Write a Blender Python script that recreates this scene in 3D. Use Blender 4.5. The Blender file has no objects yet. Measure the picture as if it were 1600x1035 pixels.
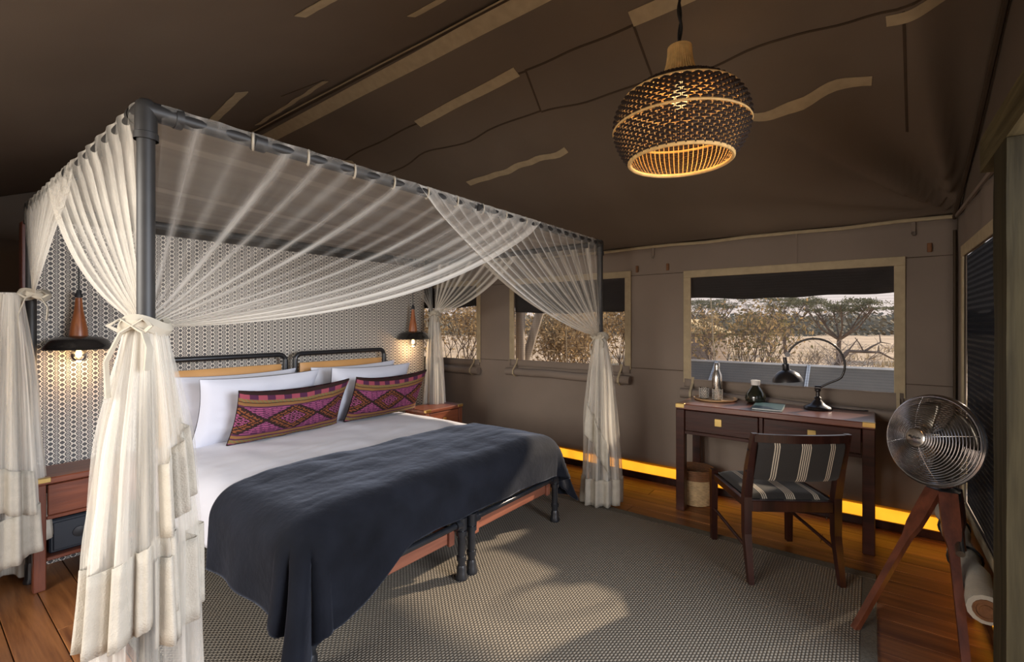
import bpy, math, random
from mathutils import Vector, Matrix, noise as mnoise
R = math.radians
sin, cos, pi = math.sin, math.cos, math.pi
sc = bpy.context.scene
COL = sc.collection

# ------------------------------------------------------------------ camera
cam = bpy.data.cameras.new('camera')
co = bpy.data.objects.new('camera', cam)
COL.objects.link(co)
sc.camera = co
cam.sensor_width = 36.0
cam.lens = 736.055 / 1600 * 36
cam.shift_y = -(517.5 - 506.6) / 1600
cam.clip_start = 0.02
cam.clip_end = 500
YAW = R(37.368)
co.location = (0, 0, 1.4)
co.rotation_euler = (R(90), 0, -(R(90) - YAW) + 0)
# forward = (cos yaw, sin yaw)
co.rotation_euler = (R(90), 0, YAW - R(90))

# ------------------------------------------------------------------ light
sc.view_settings.view_transform = 'Standard'
sc.view_settings.look = 'None'
sc.view_settings.exposure = 0.0
sc.view_settings.gamma = 1.0
sc.view_settings.use_curve_mapping = False
sc.cycles.transparent_max_bounces = 32
sc.cycles.max_bounces = 7
sc.cycles.diffuse_bounces = 4
sc.cycles.sample_clamp_indirect = 4
sc.cycles.caustics_reflective = False
sc.cycles.caustics_refractive = False

w = bpy.data.worlds.new('sky'); sc.world = w; w.use_nodes = True
nt = w.node_tree; nt.nodes.clear()
wo = nt.nodes.new('ShaderNodeOutputWorld'); bg = nt.nodes.new('ShaderNodeBackground')
tc = nt.nodes.new('ShaderNodeTexCoord'); sp = nt.nodes.new('ShaderNodeSeparateXYZ'); rp = nt.nodes.new('ShaderNodeValToRGB')
nt.links.new(tc.outputs['Generated'], sp.inputs[0]); nt.links.new(sp.outputs['Z'], rp.inputs[0])
rp.color_ramp.elements[0].position = 0.0; rp.color_ramp.elements[0].color = (0.80, 0.68, 0.62, 1)
rp.color_ramp.elements[1].position = 0.7; rp.color_ramp.elements[1].color = (0.38, 0.52, 0.80, 1)
e = rp.color_ramp.elements.new(0.15); e.color = (0.78, 0.74, 0.76, 1)
nt.links.new(rp.outputs[0], bg.inputs[0]); bg.inputs[1].default_value = 1.25
nt.links.new(bg.outputs[0], wo.inputs[0])

def light(name, typ, loc, energy, color, direction=None, **kw):
    l = bpy.data.lights.new(name, typ); l.energy = energy; l.color = color
    for k, v in kw.items(): setattr(l, k, v)
    o = bpy.data.objects.new(name, l); COL.objects.link(o); o.location = loc
    if direction is not None:
        o.rotation_euler = Vector(direction).to_track_quat('-Z', 'Y').to_euler()
    return o

light('sun', 'SUN', (8, -6, 6), 8.5, (1.0, 0.82, 0.62), (-1, 0.50, -0.60), angle=R(1.8))
# daylight that falls through the open doorway beside the camera (front side, x<2.2)
light('doorway_daylight', 'AREA', (1.75, -2.9, 1.9), 310, (0.84, 0.90, 1.0), (-0.08, 1, -0.20), shape='RECTANGLE', size=2.4, size_y=1.8)
# added fill light, shining through a gap cut in the unseen left wall
light('side_fill', 'AREA', (-2.6, 2.0, 1.9), 210, (1.0, 0.94, 0.86), (1, -0.1, -0.22), shape='RECTANGLE', size=2.6, size_y=1.6)

# ------------------------------------------------------------------ materials
def new_mat(name):
    m = bpy.data.materials.new(name); m.use_nodes = True
    m.node_tree.nodes.clear()
    return m, m.node_tree
def N(nt, typ, **kw):
    n = nt.nodes.new(typ)
    for k, v in kw.items():
        if k.startswith('i_'):
            n.inputs[int(k[2:])].default_value = v
        else: setattr(n, k, v)
    return n
def L(nt, a, b): nt.links.new(a, b)
def M_(nt, op, a, b=None, c=None):
    n = nt.nodes.new('ShaderNodeMath'); n.operation = op
    for i, v in enumerate((a, b, c)):
        if v is None: continue
        if isinstance(v, (int, float)): n.inputs[i].default_value = v
        else: nt.links.new(v, n.inputs[i])
    return n.outputs[0]
def mixc(nt, f, a, b):
    n = nt.nodes.new('ShaderNodeMix'); n.data_type = 'RGBA'
    for i, v in ((0, f), (6, a), (7, b)):
        if isinstance(v, (int, float)): n.inputs[i].default_value = v
        elif isinstance(v, tuple): n.inputs[i].default_value = (*v, 1) if len(v) == 3 else v
        else: nt.links.new(v, n.inputs[i])
    return n.outputs[2]
def principled(nt, rough=0.6, metal=0.0, spec=0.5, sheen=0.0):
    p = nt.nodes.new('ShaderNodeBsdfPrincipled'); o = nt.nodes.new('ShaderNodeOutputMaterial')
    nt.links.new(p.outputs[0], o.inputs[0])
    p.inputs['Roughness'].default_value = rough; p.inputs['Metallic'].default_value = metal
    p.inputs['Specular IOR Level'].default_value = spec
    if sheen:
        p.inputs['Sheen Weight'].default_value = sheen; p.inputs['Sheen Roughness'].default_value = 0.4
    return p
def bump(nt, h, p, strength=0.3, dist=0.01):
    b = nt.nodes.new('ShaderNodeBump'); b.inputs['Strength'].default_value = strength; b.inputs['Distance'].default_value = dist
    nt.links.new(h, b.inputs['Height']); nt.links.new(b.outputs[0], p.inputs['Normal'])
def simple(name, c, rough=0.6, metal=0.0, var=0.12, scale=8, bmp=0.0, bscale=60, spec=0.5, sheen=0.0, stretch=(1, 1, 1)):
    m, nt = new_mat(name); p = principled(nt, rough, metal, spec, sheen)
    t = N(nt, 'ShaderNodeTexCoord'); mp = N(nt, 'ShaderNodeMapping'); mp.inputs['Scale'].default_value = stretch
    L(nt, t.outputs['Object'], mp.inputs[0])
    n = N(nt, 'ShaderNodeTexNoise'); n.inputs['Scale'].default_value = scale; n.inputs['Detail'].default_value = 5
    L(nt, mp.outputs[0], n.inputs[0])
    dk = tuple(v * (1 - var) for v in c); lt = tuple(min(1, v * (1 + var)) for v in c)
    f = M_(nt, 'MULTIPLY_ADD', n.outputs[0], 2.2, -0.6); 
    cl = N(nt, 'ShaderNodeClamp'); L(nt, f, cl.inputs[0])
    L(nt, mixc(nt, cl.outputs[0], dk, lt), p.inputs['Base Color'])
    if bmp:
        n2 = N(nt, 'ShaderNodeTexNoise'); n2.inputs['Scale'].default_value = bscale; n2.inputs['Detail'].default_value = 4
        L(nt, mp.outputs[0], n2.inputs[0]); bump(nt, n2.outputs[0], p, bmp, 0.01)
    return m
def wood(name, c1, c2, rough=0.35, axis='y', scale=1.0, rnd=0.25, spec=0.5, coat=0.0):
    """long grain along one object axis, every object its own tone"""
    m, nt = new_mat(name); p = principled(nt, rough, 0, spec)
    if coat: p.inputs['Coat Weight'].default_value = coat; p.inputs['Coat Roughness'].default_value = 0.28
    t = N(nt, 'ShaderNodeTexCoord'); mp = N(nt, 'ShaderNodeMapping')
    s = [14 * scale] * 3; s['xyz'.index(axis)] = 0.9 * scale; mp.inputs['Scale'].default_value = s
    oi = N(nt, 'ShaderNodeObjectInfo')
    cb = N(nt, 'ShaderNodeCombineXYZ'); o = M_(nt, 'MULTIPLY', oi.outputs['Random'], 37.0)
    for i in range(3): L(nt, o, cb.inputs[i])
    L(nt, t.outputs['Object'], mp.inputs[0]); 
    va = N(nt, 'ShaderNodeVectorMath', operation='ADD'); L(nt, mp.outputs[0], va.inputs[0]); L(nt, cb.outputs[0], va.inputs[1])
    n = N(nt, 'ShaderNodeTexNoise'); n.inputs['Scale'].default_value = 1.6; n.inputs['Detail'].default_value = 7; n.inputs['Distortion'].default_value = 0.5
    L(nt, va.outputs[0], n.inputs[0])
    n2 = N(nt, 'ShaderNodeTexNoise'); n2.inputs['Scale'].default_value = 9; n2.inputs['Detail'].default_value = 3
    L(nt, va.outputs[0], n2.inputs[0])
    f = M_(nt, 'MULTIPLY_ADD', n.outputs[0], 2.4, -0.7); f = M_(nt, 'ADD', f, M_(nt, 'MULTIPLY_ADD', n2.outputs[0], 0.5, -0.25))
    cl = N(nt, 'ShaderNodeClamp'); L(nt, f, cl.inputs[0])
    c = mixc(nt, cl.outputs[0], c1, c2)
    hv = N(nt, 'ShaderNodeHueSaturation'); L(nt, c, hv.inputs['Color'])
    L(nt, M_(nt, 'MULTIPLY_ADD', oi.outputs['Random'], 2 * rnd, 1 - rnd), hv.inputs['Value'])
    L(nt, hv.outputs[0], p.inputs['Base Color'])
    bump(nt, n2.outputs[0], p, 0.12, 0.004)
    return m
MT = {}
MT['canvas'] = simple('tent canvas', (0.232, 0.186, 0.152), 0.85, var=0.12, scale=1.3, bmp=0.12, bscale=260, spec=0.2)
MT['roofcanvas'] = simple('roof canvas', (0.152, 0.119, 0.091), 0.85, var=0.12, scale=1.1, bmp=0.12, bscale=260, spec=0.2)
MT['linercanvas'] = simple('inner roof liner', (0.33, 0.29, 0.25), 0.85, var=0.08, scale=1.1, spec=0.2)
MT['tape'] = simple('tan webbing tape', (0.42, 0.34, 0.22), 0.8, var=0.1, scale=20, bmp=0.1, bscale=300, spec=0.2)
MT['seam'] = simple('dark seam thread', (0.07, 0.05, 0.035), 0.9, spec=0.1)
MT['hook'] = simple('dull metal', (0.35, 0.33, 0.30), 0.35, 1.0)
MT['darkcanvas'] = simple('dark awning canvas', (0.028, 0.026, 0.028), 0.9, spec=0.1, bmp=0.1, bscale=200)
MT['floorwood'] = wood('floor hardwood', (0.10, 0.032, 0.010), (0.29, 0.115, 0.036), 0.36, 'y', 1.0, 0.22)
MT['redwood'] = wood('reddish hardwood', (0.09, 0.024, 0.013), (0.21, 0.062, 0.030), 0.32, 'x', 1.1, 0.1)
MT['redwood_z'] = wood('reddish hardwood upright', (0.09, 0.024, 0.013), (0.20, 0.060, 0.028), 0.35, 'z', 1.1, 0.1)
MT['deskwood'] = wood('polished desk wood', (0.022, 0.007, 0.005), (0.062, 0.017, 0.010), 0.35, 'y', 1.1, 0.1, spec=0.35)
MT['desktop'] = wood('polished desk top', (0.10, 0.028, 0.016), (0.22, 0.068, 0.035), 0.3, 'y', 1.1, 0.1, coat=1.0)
MT['darkwood'] = wood('dark stained wood', (0.014, 0.005, 0.004), (0.04, 0.013, 0.009), 0.28, 'z', 1.0, 0.1, spec=0.35)
MT['bedwood'] = wood('bed base wood', (0.14, 0.045, 0.026), (0.25, 0.09, 0.05), 0.45, 'x', 1.0, 0.1)
MT['lampwood'] = wood('turned orange wood', (0.20, 0.055, 0.016), (0.42, 0.14, 0.045), 0.35, 'z', 2.0, 0.1)
MT['oldwood'] = wood('weathered post timber', (0.020, 0.016, 0.008), (0.066, 0.054, 0.027), 0.8, 'z', 0.9, 0.05, spec=0.2)
MT['oldwoodx'] = wood('weathered beam timber', (0.035, 0.028, 0.012), (0.16, 0.13, 0.065), 0.8, 'x', 0.9, 0.05, spec=0.2)
MT['greywood'] = wood('grey gum pole', (0.16, 0.13, 0.10), (0.42, 0.36, 0.29), 0.85, 'z', 0.8, 0.1, spec=0.2)
MT['pipe'] = simple('black iron pipe', (0.014, 0.015, 0.018), 0.28, 0.0, var=0.3, scale=30, spec=0.7, bmp=0.05, bscale=40)
MT['greypipe'] = simple('grey painted pipe', (0.028, 0.027, 0.026), 0.5, 0.0, var=0.2, scale=15)
MT['leather'] = simple('tan leather', (0.62, 0.33, 0.12), 0.45, var=0.08, scale=6, bmp=0.15, bscale=90)
MT['white'] = simple('white cotton', (0.58, 0.58, 0.63), 0.9, var=0.02, scale=5, spec=0.15, bmp=0.25, bscale=9, sheen=0.1)
MT['pillowwhite'] = simple('white pillow cotton', (0.60, 0.61, 0.68), 0.9, var=0.02, scale=5, spec=0.15, bmp=0.3, bscale=10, sheen=0.1)
MT['mattress'] = simple('dark mattress ticking', (0.02, 0.02, 0.025), 0.9, spec=0.1)
MT['throw'] = simple('navy velour throw', (0.007, 0.008, 0.012), 0.8, var=0.45, scale=5, spec=0.12, bmp=0.4, bscale=24, sheen=0.24)
bpy.data.materials['navy velour throw'].node_tree.nodes['Principled BSDF'].inputs['Sheen Tint'].default_value = (0.60, 0.66, 0.82, 1)
MT['linen'] = simple('beige linen hem', (0.46, 0.42, 0.35), 0.9, var=0.08, scale=25, spec=0.1, bmp=0.3, bscale=220)
MT['tie'] = simple('beige linen tie', (0.50, 0.45, 0.36), 0.9, var=0.08, scale=25, spec=0.1)
MT['brass'] = simple('brass', (0.68, 0.48, 0.18), 0.3, 1.0, var=0.15)
MT['black'] = simple('black enamel', (0.016, 0.014, 0.013), 0.22, spec=0.7, var=0.2)
MT['blackmatte'] = simple('black plastic', (0.015, 0.015, 0.017), 0.55)
MT['safe'] = simple('dark blue-black steel', (0.018, 0.022, 0.03), 0.5)
MT['cable'] = simple('black cable', (0.012, 0.012, 0.012), 0.5)
MT['steel'] = simple('brushed steel', (0.62, 0.58, 0.53), 0.22, 1.0, var=0.05)
MT['chrome'] = simple('chromed wire', (0.50, 0.49, 0.50), 0.25, 1.0, var=0.05)
MT['blade'] = simple('dark polished blade', (0.13, 0.115, 0.095), 0.3, 1.0, var=0.15)
MT['bronze'] = simple('dark bronze metal', (0.030, 0.026, 0.026), 0.32, 0.4, var=0.3, spec=0.7)
MT['rattan'] = simple('pale rattan', (0.66, 0.42, 0.16), 0.6, var=0.2, scale=40)
MT['rattandark'] = simple('dark twine', (0.022, 0.012, 0.008), 0.55, var=0.3, scale=60)
MT['palebasket'] = simple('pale woven grass', (0.46, 0.33, 0.18), 0.8, var=0.22, scale=35, bmp=0.3, bscale=90)
MT['brownbasket'] = simple('brown woven rim', (0.17, 0.07, 0.025), 0.7, var=0.25, scale=35, bmp=0.3, bscale=90)
MT['ceramic'] = simple('white ceramic', (0.88, 0.86, 0.82), 0.25)
MT['vase'] = simple('olive black glaze', (0.020, 0.022, 0.014), 0.12, spec=0.8, var=0.3)
MT['bookteal'] = simple('teal folder cover', (0.06, 0.12, 0.14), 0.3, var=0.1)
MT['paper'] = simple('white paper', (0.7, 0.7, 0.68), 0.8)
MT['traywood'] = wood('pale wood tray', (0.36, 0.20, 0.09), (0.58, 0.38, 0.20), 0.4, 'y', 1.5, 0.05)
MT['sand'] = simple('dry savanna ground', (0.44, 0.34, 0.235), 0.95, var=0.28, scale=0.35, spec=0.1, bmp=0.4, bscale=3)
MT['straw'] = simple('dry straw grass', (0.50, 0.39, 0.22), 0.9, var=0.3, scale=2, spec=0.1)
MT['bark'] = simple('grey brown bark', (0.16, 0.125, 0.10), 0.9, var=0.3, scale=6, spec=0.1)
MT['paletrunk'] = simple('pale grey bark', (0.34, 0.29, 0.24), 0.9, var=0.3, scale=5, spec=0.1)
MT['haze'] = simple('far grey green scrub', (0.23, 0.20, 0.14), 0.95, var=0.15, scale=0.3, spec=0.05)
def leafmat(name, c1, c2, tr=0.35):
    m, nt = new_mat(name); o = N(nt, 'ShaderNodeOutputMaterial')
    g = N(nt, 'ShaderNodeNewGeometry'); c = mixc(nt, g.outputs['Random Per Island'], c1, c2)
    d = N(nt, 'ShaderNodeBsdfDiffuse'); t = N(nt, 'ShaderNodeBsdfTranslucent'); mx = N(nt, 'ShaderNodeMixShader'); mx.inputs[0].default_value = tr
    L(nt, c, d.inputs[0]); L(nt, c, t.inputs[0]); L(nt, d.outputs[0], mx.inputs[1]); L(nt, t.outputs[0], mx.inputs[2]); L(nt, mx.outputs[0], o.inputs[0])
    return m
MT['leafgreen'] = leafmat('olive leaves', (0.085, 0.095, 0.045), (0.23, 0.22, 0.11))
MT['leafdry'] = leafmat('dry tan leaves', (0.22, 0.14, 0.06), (0.58, 0.42, 0.22))
MT['leafmix'] = leafmat('mixed olive and rust leaves', (0.12, 0.115, 0.06), (0.42, 0.29, 0.15))
MT['leafgrey'] = leafmat('grey green acacia leaves', (0.10, 0.105, 0.07), (0.20, 0.20, 0.13))

def emis(name, c, s):
    m, nt = new_mat(name); o = N(nt, 'ShaderNodeOutputMaterial'); e = N(nt, 'ShaderNodeEmission')
    e.inputs[0].default_value = (*c, 1); e.inputs[1].default_value = s; L(nt, e.outputs[0], o.inputs[0]); return m
MT['filament'] = emis('glowing filament', (1.0, 0.62, 0.25), 60)
MT['bulbcore'] = emis('glowing bulb', (1.0, 0.66, 0.30), 9)
MT['bulbglow'] = emis('glowing frosted bulb', (1.0, 0.60, 0.25), 2.5)
m, nt = new_mat('clear bulb glass'); p = principled(nt, 0.03); p.inputs['Transmission Weight'].default_value = 1.0; p.inputs['Base Color'].default_value = (1, .9, .75, 1)
MT['glass'] = m
m, nt = new_mat('thin glass'); o = N(nt, 'ShaderNodeOutputMaterial'); a = N(nt, 'ShaderNodeBsdfTransparent'); b = N(nt, 'ShaderNodeBsdfGlossy'); b.inputs[1].default_value = 0.05
mx = N(nt, 'ShaderNodeMixShader'); fr = N(nt, 'ShaderNodeFresnel'); fr.inputs[0].default_value = 1.6
a.inputs[0].default_value = (.93, .92, .9, 1)
L(nt, M_(nt, 'MULTIPLY_ADD', fr.outputs[0], 1.3, 0.02), mx.inputs[0]); L(nt, a.outputs[0], mx.inputs[1]); L(nt, b.outputs[0], mx.inputs[2]); L(nt, mx.outputs[0], o.inputs[0])
MT['thinglass'] = m

# translucent yellow PVC strip
m, nt = new_mat('yellow translucent groundsheet strip'); o = N(nt, 'ShaderNodeOutputMaterial')
d = N(nt, 'ShaderNodeBsdfDiffuse'); t = N(nt, 'ShaderNodeBsdfTranslucent'); mx = N(nt, 'ShaderNodeMixShader'); mx.inputs[0].default_value = 0.85
d.inputs[0].default_value = (.8, .36, .03, 1)
tcn = N(nt, 'ShaderNodeTexCoord'); nn = N(nt, 'ShaderNodeTexNoise'); nn.inputs['Scale'].default_value = 5; L(nt, tcn.outputs['Object'], nn.inputs[0])
L(nt, mixc(nt, nn.outputs[0], (.55, .20, .012), (.85, .40, .03)), t.inputs[0])
L(nt, d.outputs[0], mx.inputs[1]); L(nt, t.outputs[0], mx.inputs[2]); L(nt, mx.outputs[0], o.inputs[0]); MT['yellow'] = m

# insect mesh
def meshmat(name, c, f, step=0.006):
    m, nt = new_mat(name); o = N(nt, 'ShaderNodeOutputMaterial'); a = N(nt, 'ShaderNodeBsdfTransparent'); b = N(nt, 'ShaderNodeBsdfDiffuse'); b.inputs[0].default_value = (*c, 1)
    mx = N(nt, 'ShaderNodeMixShader'); t = N(nt, 'ShaderNodeTexCoord'); s = N(nt, 'ShaderNodeSeparateXYZ'); L(nt, t.outputs['Object'], s.inputs[0])
    wv = M_(nt, 'SINE', M_(nt, 'MULTIPLY', s.outputs['Z'], 2 * pi / step)); ff = M_(nt, 'MULTIPLY_ADD', wv, 0.03, f)
    L(nt, ff, mx.inputs[0]); L(nt, a.outputs[0], mx.inputs[1]); L(nt, b.outputs[0], mx.inputs[2]); L(nt, mx.outputs[0], o.inputs[0]); return m
MT['mesh'] = meshmat('fine insect mesh', (0.10, 0.09, 0.08), 0.10, 0.02)
MT['doormesh'] = meshmat('dark dense door mesh', (0.030, 0.032, 0.040), 0.91, 0.03)

# sheer netting: density stored on the mesh, thread streaks along v
def netmat(name, c, plain=False):
    m, nt = new_mat(name); o = N(nt, 'ShaderNodeOutputMaterial')
    at = N(nt, 'ShaderNodeAttribute'); at.attribute_name = 'dens'
    uv = N(nt, 'ShaderNodeUVMap'); mp = N(nt, 'ShaderNodeMapping'); mp.inputs['Scale'].default_value = (1.0, 0.05, 1)
    L(nt, uv.outputs[0], mp.inputs[0]); n = N(nt, 'ShaderNodeTexNoise'); n.inputs['Scale'].default_value = 18; n.inputs['Detail'].default_value = 6; n.inputs['Roughness'].default_value = 0.65
    L(nt, mp.outputs[0], n.inputs[0])
    st = M_(nt, 'POWER', n.outputs[0], 3.0); st = M_(nt, 'MULTIPLY', st, 8.0)
    f = at.outputs['Fac'] if plain else M_(nt, 'MULTIPLY', at.outputs['Fac'], M_(nt, 'MULTIPLY_ADD', st, 0.75, 0.25))
    cl = N(nt, 'ShaderNodeClamp'); L(nt, f, cl.inputs[0]); cl.inputs[1].default_value = 0.0; cl.inputs[2].default_value = 0.93
    a = N(nt, 'ShaderNodeBsdfTransparent'); d = N(nt, 'ShaderNodeBsdfDiffuse'); t = N(nt, 'ShaderNodeBsdfTranslucent'); m2 = N(nt, 'ShaderNodeMixShader'); m2.inputs[0].default_value = 0.45
    d.inputs[0].default_value = (*c, 1); t.inputs[0].default_value = (*c, 1); L(nt, d.outputs[0], m2.inputs[1]); L(nt, t.outputs[0], m2.inputs[2])
    mx = N(nt, 'ShaderNodeMixShader'); L(nt, cl.outputs[0], mx.inputs[0]); L(nt, a.outputs[0], mx.inputs[1]); L(nt, m2.outputs[0], mx.inputs[2]); L(nt, mx.outputs[0], o.inputs[0])
    return m
MT['net'] = netmat('sheer cream netting', (0.87, 0.83, 0.75))
MT['netplain'] = netmat('plain sheer netting', (0.87, 0.83, 0.77), True)

# wallpaper: columns of bead ovals and diamonds (world metres: x, z)
def wallpaper():
    m, nt = new_mat('woven geometric wallcloth'); p = principled(nt, 0.85, spec=0.2)
    t = N(nt, 'ShaderNodeTexCoord'); s = N(nt, 'ShaderNodeSeparateXYZ'); L(nt, t.outputs['Object'], s.inputs[0])
    PX, PZ = 0.050, 0.0285
    fx = M_(nt, 'WRAP', M_(nt, 'DIVIDE', s.outputs['X'], PX), 0.5, -0.5)
    fz = M_(nt, 'WRAP', M_(nt, 'DIVIDE', s.outputs['Z'], PZ), 0.5, -0.5)
    ax = M_(nt, 'MULTIPLY', M_(nt, 'ABSOLUTE', fx), PX); az = M_(nt, 'MULTIPLY', M_(nt, 'ABSOLUTE', fz), PZ)
    r = M_(nt, 'SQRT', M_(nt, 'ADD', M_(nt, 'MULTIPLY', ax, ax), M_(nt, 'MULTIPLY', az, az)))
    disc = M_(nt, 'LESS_THAN', r, 0.0135); ring = M_(nt, 'COMPARE', r, 0.0078, 0.0014); dot = M_(nt, 'LESS_THAN', r, 0.0022)
    line = M_(nt, 'LESS_THAN', ax, 0.0011)
    circ = M_(nt, 'MULTIPLY', disc, M_(nt, 'SUBTRACT', 1.0, M_(nt, 'MAXIMUM', ring, M_(nt, 'MAXIMUM', dot, line))))
    bx = M_(nt, 'SUBTRACT', PX / 2, ax)
    fz2 = M_(nt, 'WRAP', M_(nt, 'ADD', M_(nt, 'DIVIDE', s.outputs['Z'], PZ), 0.5), 0.5, -0.5); az2 = M_(nt, 'MULTIPLY', M_(nt, 'ABSOLUTE', fz2), PZ)
    dd = M_(nt, 'ADD', M_(nt, 'DIVIDE', bx, 0.0125), M_(nt, 'DIVIDE', az2, 0.0115))
    dia = M_(nt, 'LESS_THAN', dd, 1.0); dring = M_(nt, 'COMPARE', dd, 0.42, 0.09)
    dia = M_(nt, 'MULTIPLY', dia, M_(nt, 'SUBTRACT', 1.0, M_(nt, 'MULTIPLY', dring, 0.5)))
    dk = M_(nt, 'MAXIMUM', circ, dia)
    n = N(nt, 'ShaderNodeTexNoise'); n.inputs['Scale'].default_value = 300; L(nt, t.outputs['Object'], n.inputs[0])
    lt = mixc(nt, n.outputs[0], (0.62, 0.57, 0.49), (0.80, 0.75, 0.66))
    L(nt, mixc(nt, dk, lt, (0.028, 0.028, 0.040)), p.inputs['Base Color'])
    bump(nt, n.outputs[0], p, 0.15, 0.003)
    return m
MT['wallpaper'] = wallpaper()

# basket-weave rug
def rugmat():
    m, nt = new_mat('basketweave rug'); p = principled(nt, 0.8, spec=0.25)
    t = N(nt, 'ShaderNodeTexCoord'); s = N(nt, 'ShaderNodeSeparateXYZ'); L(nt, t.outputs['Object'], s.inputs[0])
    S = 0.021
    u = M_(nt, 'DIVIDE', s.outputs['X'], S); v = M_(nt, 'DIVIDE', s.outputs['Y'], S * 0.62)
    row = M_(nt, 'FLOOR', v); sh = M_(nt, 'MULTIPLY', M_(nt, 'MODULO', row, 2.0), 0.5)
    fu = M_(nt, 'WRAP', M_(nt, 'ADD', u, sh), 0.5, -0.5); fv = M_(nt, 'WRAP', v, 1.0, 0.0); fv = M_(nt, 'SUBTRACT', fv, 0.5)
    cu = M_(nt, 'COSINE', M_(nt, 'MULTIPLY', fu, pi)); cv = M_(nt, 'COSINE', M_(nt, 'MULTIPLY', fv, pi))
    h = M_(nt, 'POWER', M_(nt, 'MAXIMUM', M_(nt, 'MULTIPLY', cu, cv), 0.0), 0.6)
    vo = N(nt, 'ShaderNodeTexNoise'); vo.inputs['Scale'].default_value = 90; L(nt, t.outputs['Object'], vo.inputs[0])
    n = N(nt, 'ShaderNodeTexNoise'); n.inputs['Scale'].default_value = 3; n.inputs['Detail'].default_value = 6; L(nt, t.outputs['Object'], n.inputs[0])
    c = mixc(nt, M_(nt, 'POWER', h, 1.6), (0.028, 0.023, 0.018), (0.36, 0.31, 0.24))
    c = mixc(nt, M_(nt, 'MULTIPLY', vo.outputs[0], 0.45), c, (0.16, 0.135, 0.105))
    L(nt, c, p.inputs['Base Color']); bump(nt, h, p, 0.8, 0.006)
    return m
MT['rug'] = rugmat()
MT['rugborder'] = simple('dark rug binding', (0.10, 0.088, 0.068), 0.85, var=0.2, scale=60, bmp=0.4, bscale=150, spec=0.2)

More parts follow.
